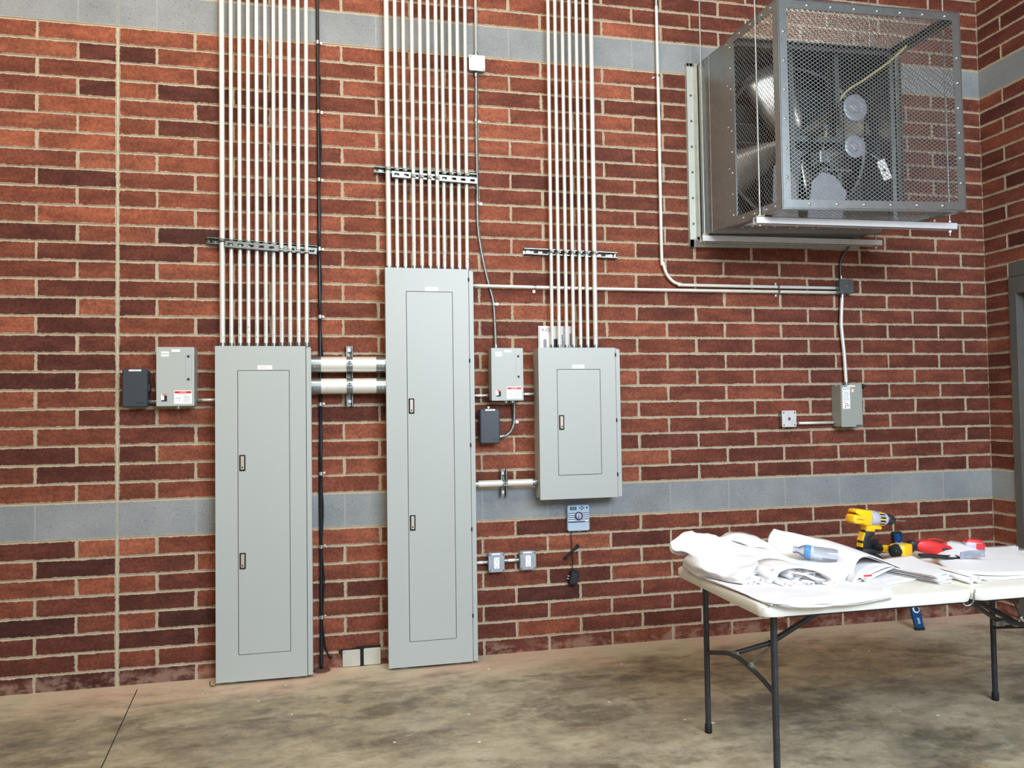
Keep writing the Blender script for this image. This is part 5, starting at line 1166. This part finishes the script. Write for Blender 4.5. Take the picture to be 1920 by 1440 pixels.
bm = B(); lathe(bm, (.106, 0, .172), (1, 0, 0), [(0, .024), (.004, .0265), (.030, .0265), (.046, .020), (.056, .011), (.060, .009)], 30); ch = obj('chuck', bm, M['chuck'], t, 'auto')
bm = B(); lathe(bm, (.164, 0, .172), (1, 0, 0), [(0, .0075), (.012, .0075), (.013, .0036), (.060, .0036), (.066, .002)], 16); obj('drill_bit', bm, M['steel'], ch, 'auto')

# impact driver lying on its side behind the drill's foot
t = thing('impact_driver', 'yellow and black impact driver lying on its side to the right of the drill', 'drill', (3.735, -1.500, .800), 'yellow cordless tools', rot=Matrix(((.937, 0, -.349), (.349, 0, .937), (0, -1, 0))).to_euler())
bd = slab([(-.060, -.030), (-.050, -.040), (.010, -.038), (.030, -.030), (.030, .030), (-.048, .034), (-.060, .024)], .029, M['yellow'], 'motor_housing', t, .006)
bm = B(); lathe(bm, (-.072, 0, -.002), (1, 0, 0), [(0, .018), (.004, .030), (.020, .0325), (.022, .030)], 28); obj('rear_cap', bm, M['toolblk'], t, 'auto')
bm = B(); lathe(bm, (-.0735, 0, -.002), (1, 0, 0), [(0, .012), (.0018, .013)], 20); obj('cap_ring', bm, M['chuck'], t, 'auto')
bm = B(); lathe(bm, (-.050, 0, -.002), (1, 0, 0), [(0, .0330), (.022, .0345), (.030, .0330)], 28); obj('grey_band', bm, M['toolgrey'], t, 'auto')
bm = B(); lathe(bm, (.026, 0, -.002), (1, 0, 0), [(0, .029), (.012, .028), (.036, .022), (.040, .014), (.058, .011), (.066, .009)], 28); obj('nose', bm, M['toolblk'], t, 'auto')
h = slab([(-.030, .030), (.012, .030), (.004, .075), (-.006, .125), (-.046, .120), (-.044, .075)], .0155, M['toolblk'], 'handle', t, .005)
slab([(-.040, .045), (-.024, .045), (-.030, .070), (-.042, .072)], .0165, M['yellow'], 'grip_insert', h, .002)
slab([(-.060, .122), (.022, .130), (.026, .150), (.018, .166), (-.054, .160), (-.064, .142)], .030, M['toolblk'], 'battery', t, .005)
slab([(-.050, .150), (.012, .156), (.014, .168), (-.046, .164)], .0305, M['yellow'], 'battery_label', t, .002)

# red hand tool on its back, black lead under it
t = thing('red_power_tool', 'red and black hand tool with a dark oval badge, right of the impact driver', 'tool', (3.90, -1.50, .800), rot=(0, .16, -.10))
bd = slab([(-.095, -.012), (-.080, -.024), (-.030, -.032), (.030, -.036), (.078, -.034), (.086, -.020), (.086, .010), (.074, .020), (.020, .030), (-.040, .034), (-.080, .026), (-.098, .010)], .027, M['toolred'], 'body', t, .008)
bm = B(); lathe(bm, (.046, -.0262, .000), (0, -1, 0), [(0, .017), (.0016, .0165), (.002, .014)], 24); bm.transform(Matrix.Translation((.046, 0, -.004)) @ Matrix.Diagonal((1.25, 1, .72, 1)) @ Matrix.Translation((-.046, 0, .004))); obj('oval_badge', bm, M['char2'], bd, 'auto')
slab([(-.135, .000), (-.125, -.014), (-.085, -.018), (-.080, .022), (-.120, .020)], .021, M['toolblk'], 'nose', t, .006)
slab([(.010, -.032), (.068, -.032), (.060, -.046), (.048, -.050), (.020, -.044)], .012, M['toolblk'], 'trigger_guard', t, .003)
bm = B(); tube(bm, [(-.04, -.010, .036), (.0, -.010, .044), (.04, -.010, .038), (.06, -.010, .026)], .003, 10, 6); obj('belt_hook', bm, M['toolred'], bd, True)
bm = B(); tube(bm, [(3.745, -1.60, .7915), (3.79, -1.625, .789), (3.84, -1.64, .783), (3.88, -1.645, .7775), (3.915, -1.635, .775), (3.93, -1.60, .778)], .0065, 10, 8); tube(bm, [(3.75, -1.585, .7915), (3.80, -1.60, .789), (3.86, -1.61, .783), (3.90, -1.60, .778)], .0065, 10, 8)
solo('black_lead', bm, M['rubber'], 'short black lead lying on the papers in front of the red tool', 'lead', (3.82, -1.62, .785), smooth=True)
# bent clear strip in front of it
bm = B(); n_ = 14; R = []
for i in range(n_ + 1):
    s = i / n_; x = 3.905 + .140 * s; y = -1.655 + .030 * math.sin(PI * s * .6) - .02 * s; z = .7735 + .0015 * s
    R.append([Vector((x, y, z)), Vector((x, y - .0012, z)), Vector((x + .001, y - .0012, z + .034)), Vector((x + .001, y, z + .034))])
rings(bm, R, True); solo('plastic_strip', bm, M['film'], 'scratched grey see-through plastic strip standing on edge beside the red tool', 'strip', (3.97, -1.65, .773))
# red tape measure behind the hump
t = thing('tape_measure', 'red and pale tape measure lying behind the humped sheet at the right', 'tape measure', (4.185, -1.430, .785), rot=(0, .06, -.32))
bd = slab([(-.040, -.024), (.040, -.024), (.044, -.010), (.040, .018), (.020, .028), (-.030, .028), (-.044, .014), (-.044, -.012)], .020, M['silver'], 'case', t, .006)
bm = B(); box(bm, .006, .034, -.0225, -.0185, -.016, .014, .002); obj('red_badge', bm, M['toolred'], bd)
slab([(-.042, .016), (.040, .016), (.034, .029), (-.030, .031)], .0215, M['toolred'], 'red_bumper', t, .003)
slab([(.036, -.022), (.046, -.022), (.046, .012), (.036, .018)], .0215, M['toolred'], 'red_bumper', t, .003)

# blue level leaning on the wall behind the table
a, b = Vector((4.868, -.235, .0)), Vector((4.876, -.030, .605)); d = (b - a).normalized(); L = (b - a).length
t = thing('spirit_level', 'blue box level leaning against the brick wall behind the table', 'level', tuple(a), rot=d.to_track_quat('Z', 'Y').to_euler())
bm = B(); box(bm, -.029, .029, -.011, .011, .010, L * .42, .002); box(bm, -.029, .029, -.011, .011, L * .52, L * .78, .002); box(bm, -.029, -.012, -.011, .011, L * .40, L * .54, .002); box(bm, .012, .029, -.011, .011, L * .40, L * .54, .002)
box(bm, -.029, -.011, -.011, .011, L * .76, L - .012, .002); box(bm, .011, .029, -.011, .011, L * .76, L - .012, .002); box(bm, -.029, .029, -.011, .011, L * .90, L - .012, .002); f_ = obj('frame', bm, M['blue'], t)
for z in (0.004, L - .012):
    bm = B(); box(bm, -.031, .031, -.0125, .0125, z - .004, z + .012, .003); obj('end_cap', bm, M['rubber'], t)
s_ = 1 if (t.rotation_euler.to_matrix() @ Vector((0, 1, 0))).y < 0 else -1
bm = B(); lathe(bm, (0, s_ * .011, .130), (0, s_, 0), [(0, .024), (.0015, .024), (.0015, .015), (0, .015)], 28); obj('white_ring', bm, M['white'], f_, 'auto')
bm = B(); lathe(bm, (-.004, s_ * .0112, .130), (0, s_, 0), [(0, .0165), (.0018, .0165)], 28); obj('dark_vial_window', bm, M['navy'], f_, 'auto')
bm = B(); r = random.Random(2)
for k in range(9): z = .040 + .0042 * k; box(bm, -.012 + r.uniform(0, .006), .002 + r.uniform(0, .012), s_ * .011 if s_ > 0 else -.0118, .0118 if s_ > 0 else -.011, z, z + .0018)
for k in range(5): z = .185 + .0046 * k; box(bm, -.012 + r.uniform(0, .006), .002 + r.uniform(0, .012), s_ * .011 if s_ > 0 else -.0118, .0118 if s_ > 0 else -.011, z, z + .0018)
for k in range(4): z = L * .66 + .0046 * k; box(bm, -.010, .008 + r.uniform(0, .006), s_ * .011 if s_ > 0 else -.0118, .0118 if s_ > 0 else -.011, z, z + .0018)
obj('white_print', bm, M['white'], f_)
bm = B(); cyl(bm, (-.013, 0, L * .47), (.013, 0, L * .47), .007, 14); obj('vial', bm, M['ctl'], t, 'auto')

# clamp hanging from the front edge of the table
t = thing('bar_clamp', 'dark metal clamp hanging under the front edge of the table at the right', 'clamp', (3.90, -1.985, .600))
bm = B(); tube(bm, [(3.838, -1.985, .6965), (3.850, -1.985, .680), (3.872, -1.985, .640), (3.885, -1.985, .606)], .0055, 10, 6); box(bm, 3.830, 3.862, -1.995, -1.975, .688, .6985, .002); obj('jaw', bm, M['leg'], t, 'auto')
bm = B(); cyl(bm, (3.925, -1.985, .6985), (3.925, -1.985, .594), .0042, 12); obj('screw', bm, M['strut'], t, 'auto')
bm = B(); tube(bm, [(3.884, -1.985, .608), (3.893, -1.985, .594), (3.910, -1.985, .588), (3.928, -1.985, .590)], .0062, 10, 6); obj('foot', bm, M['steel'], t, True)

for o in bpy.data.objects:
    if '_o' in o.keys(): del o['_o']
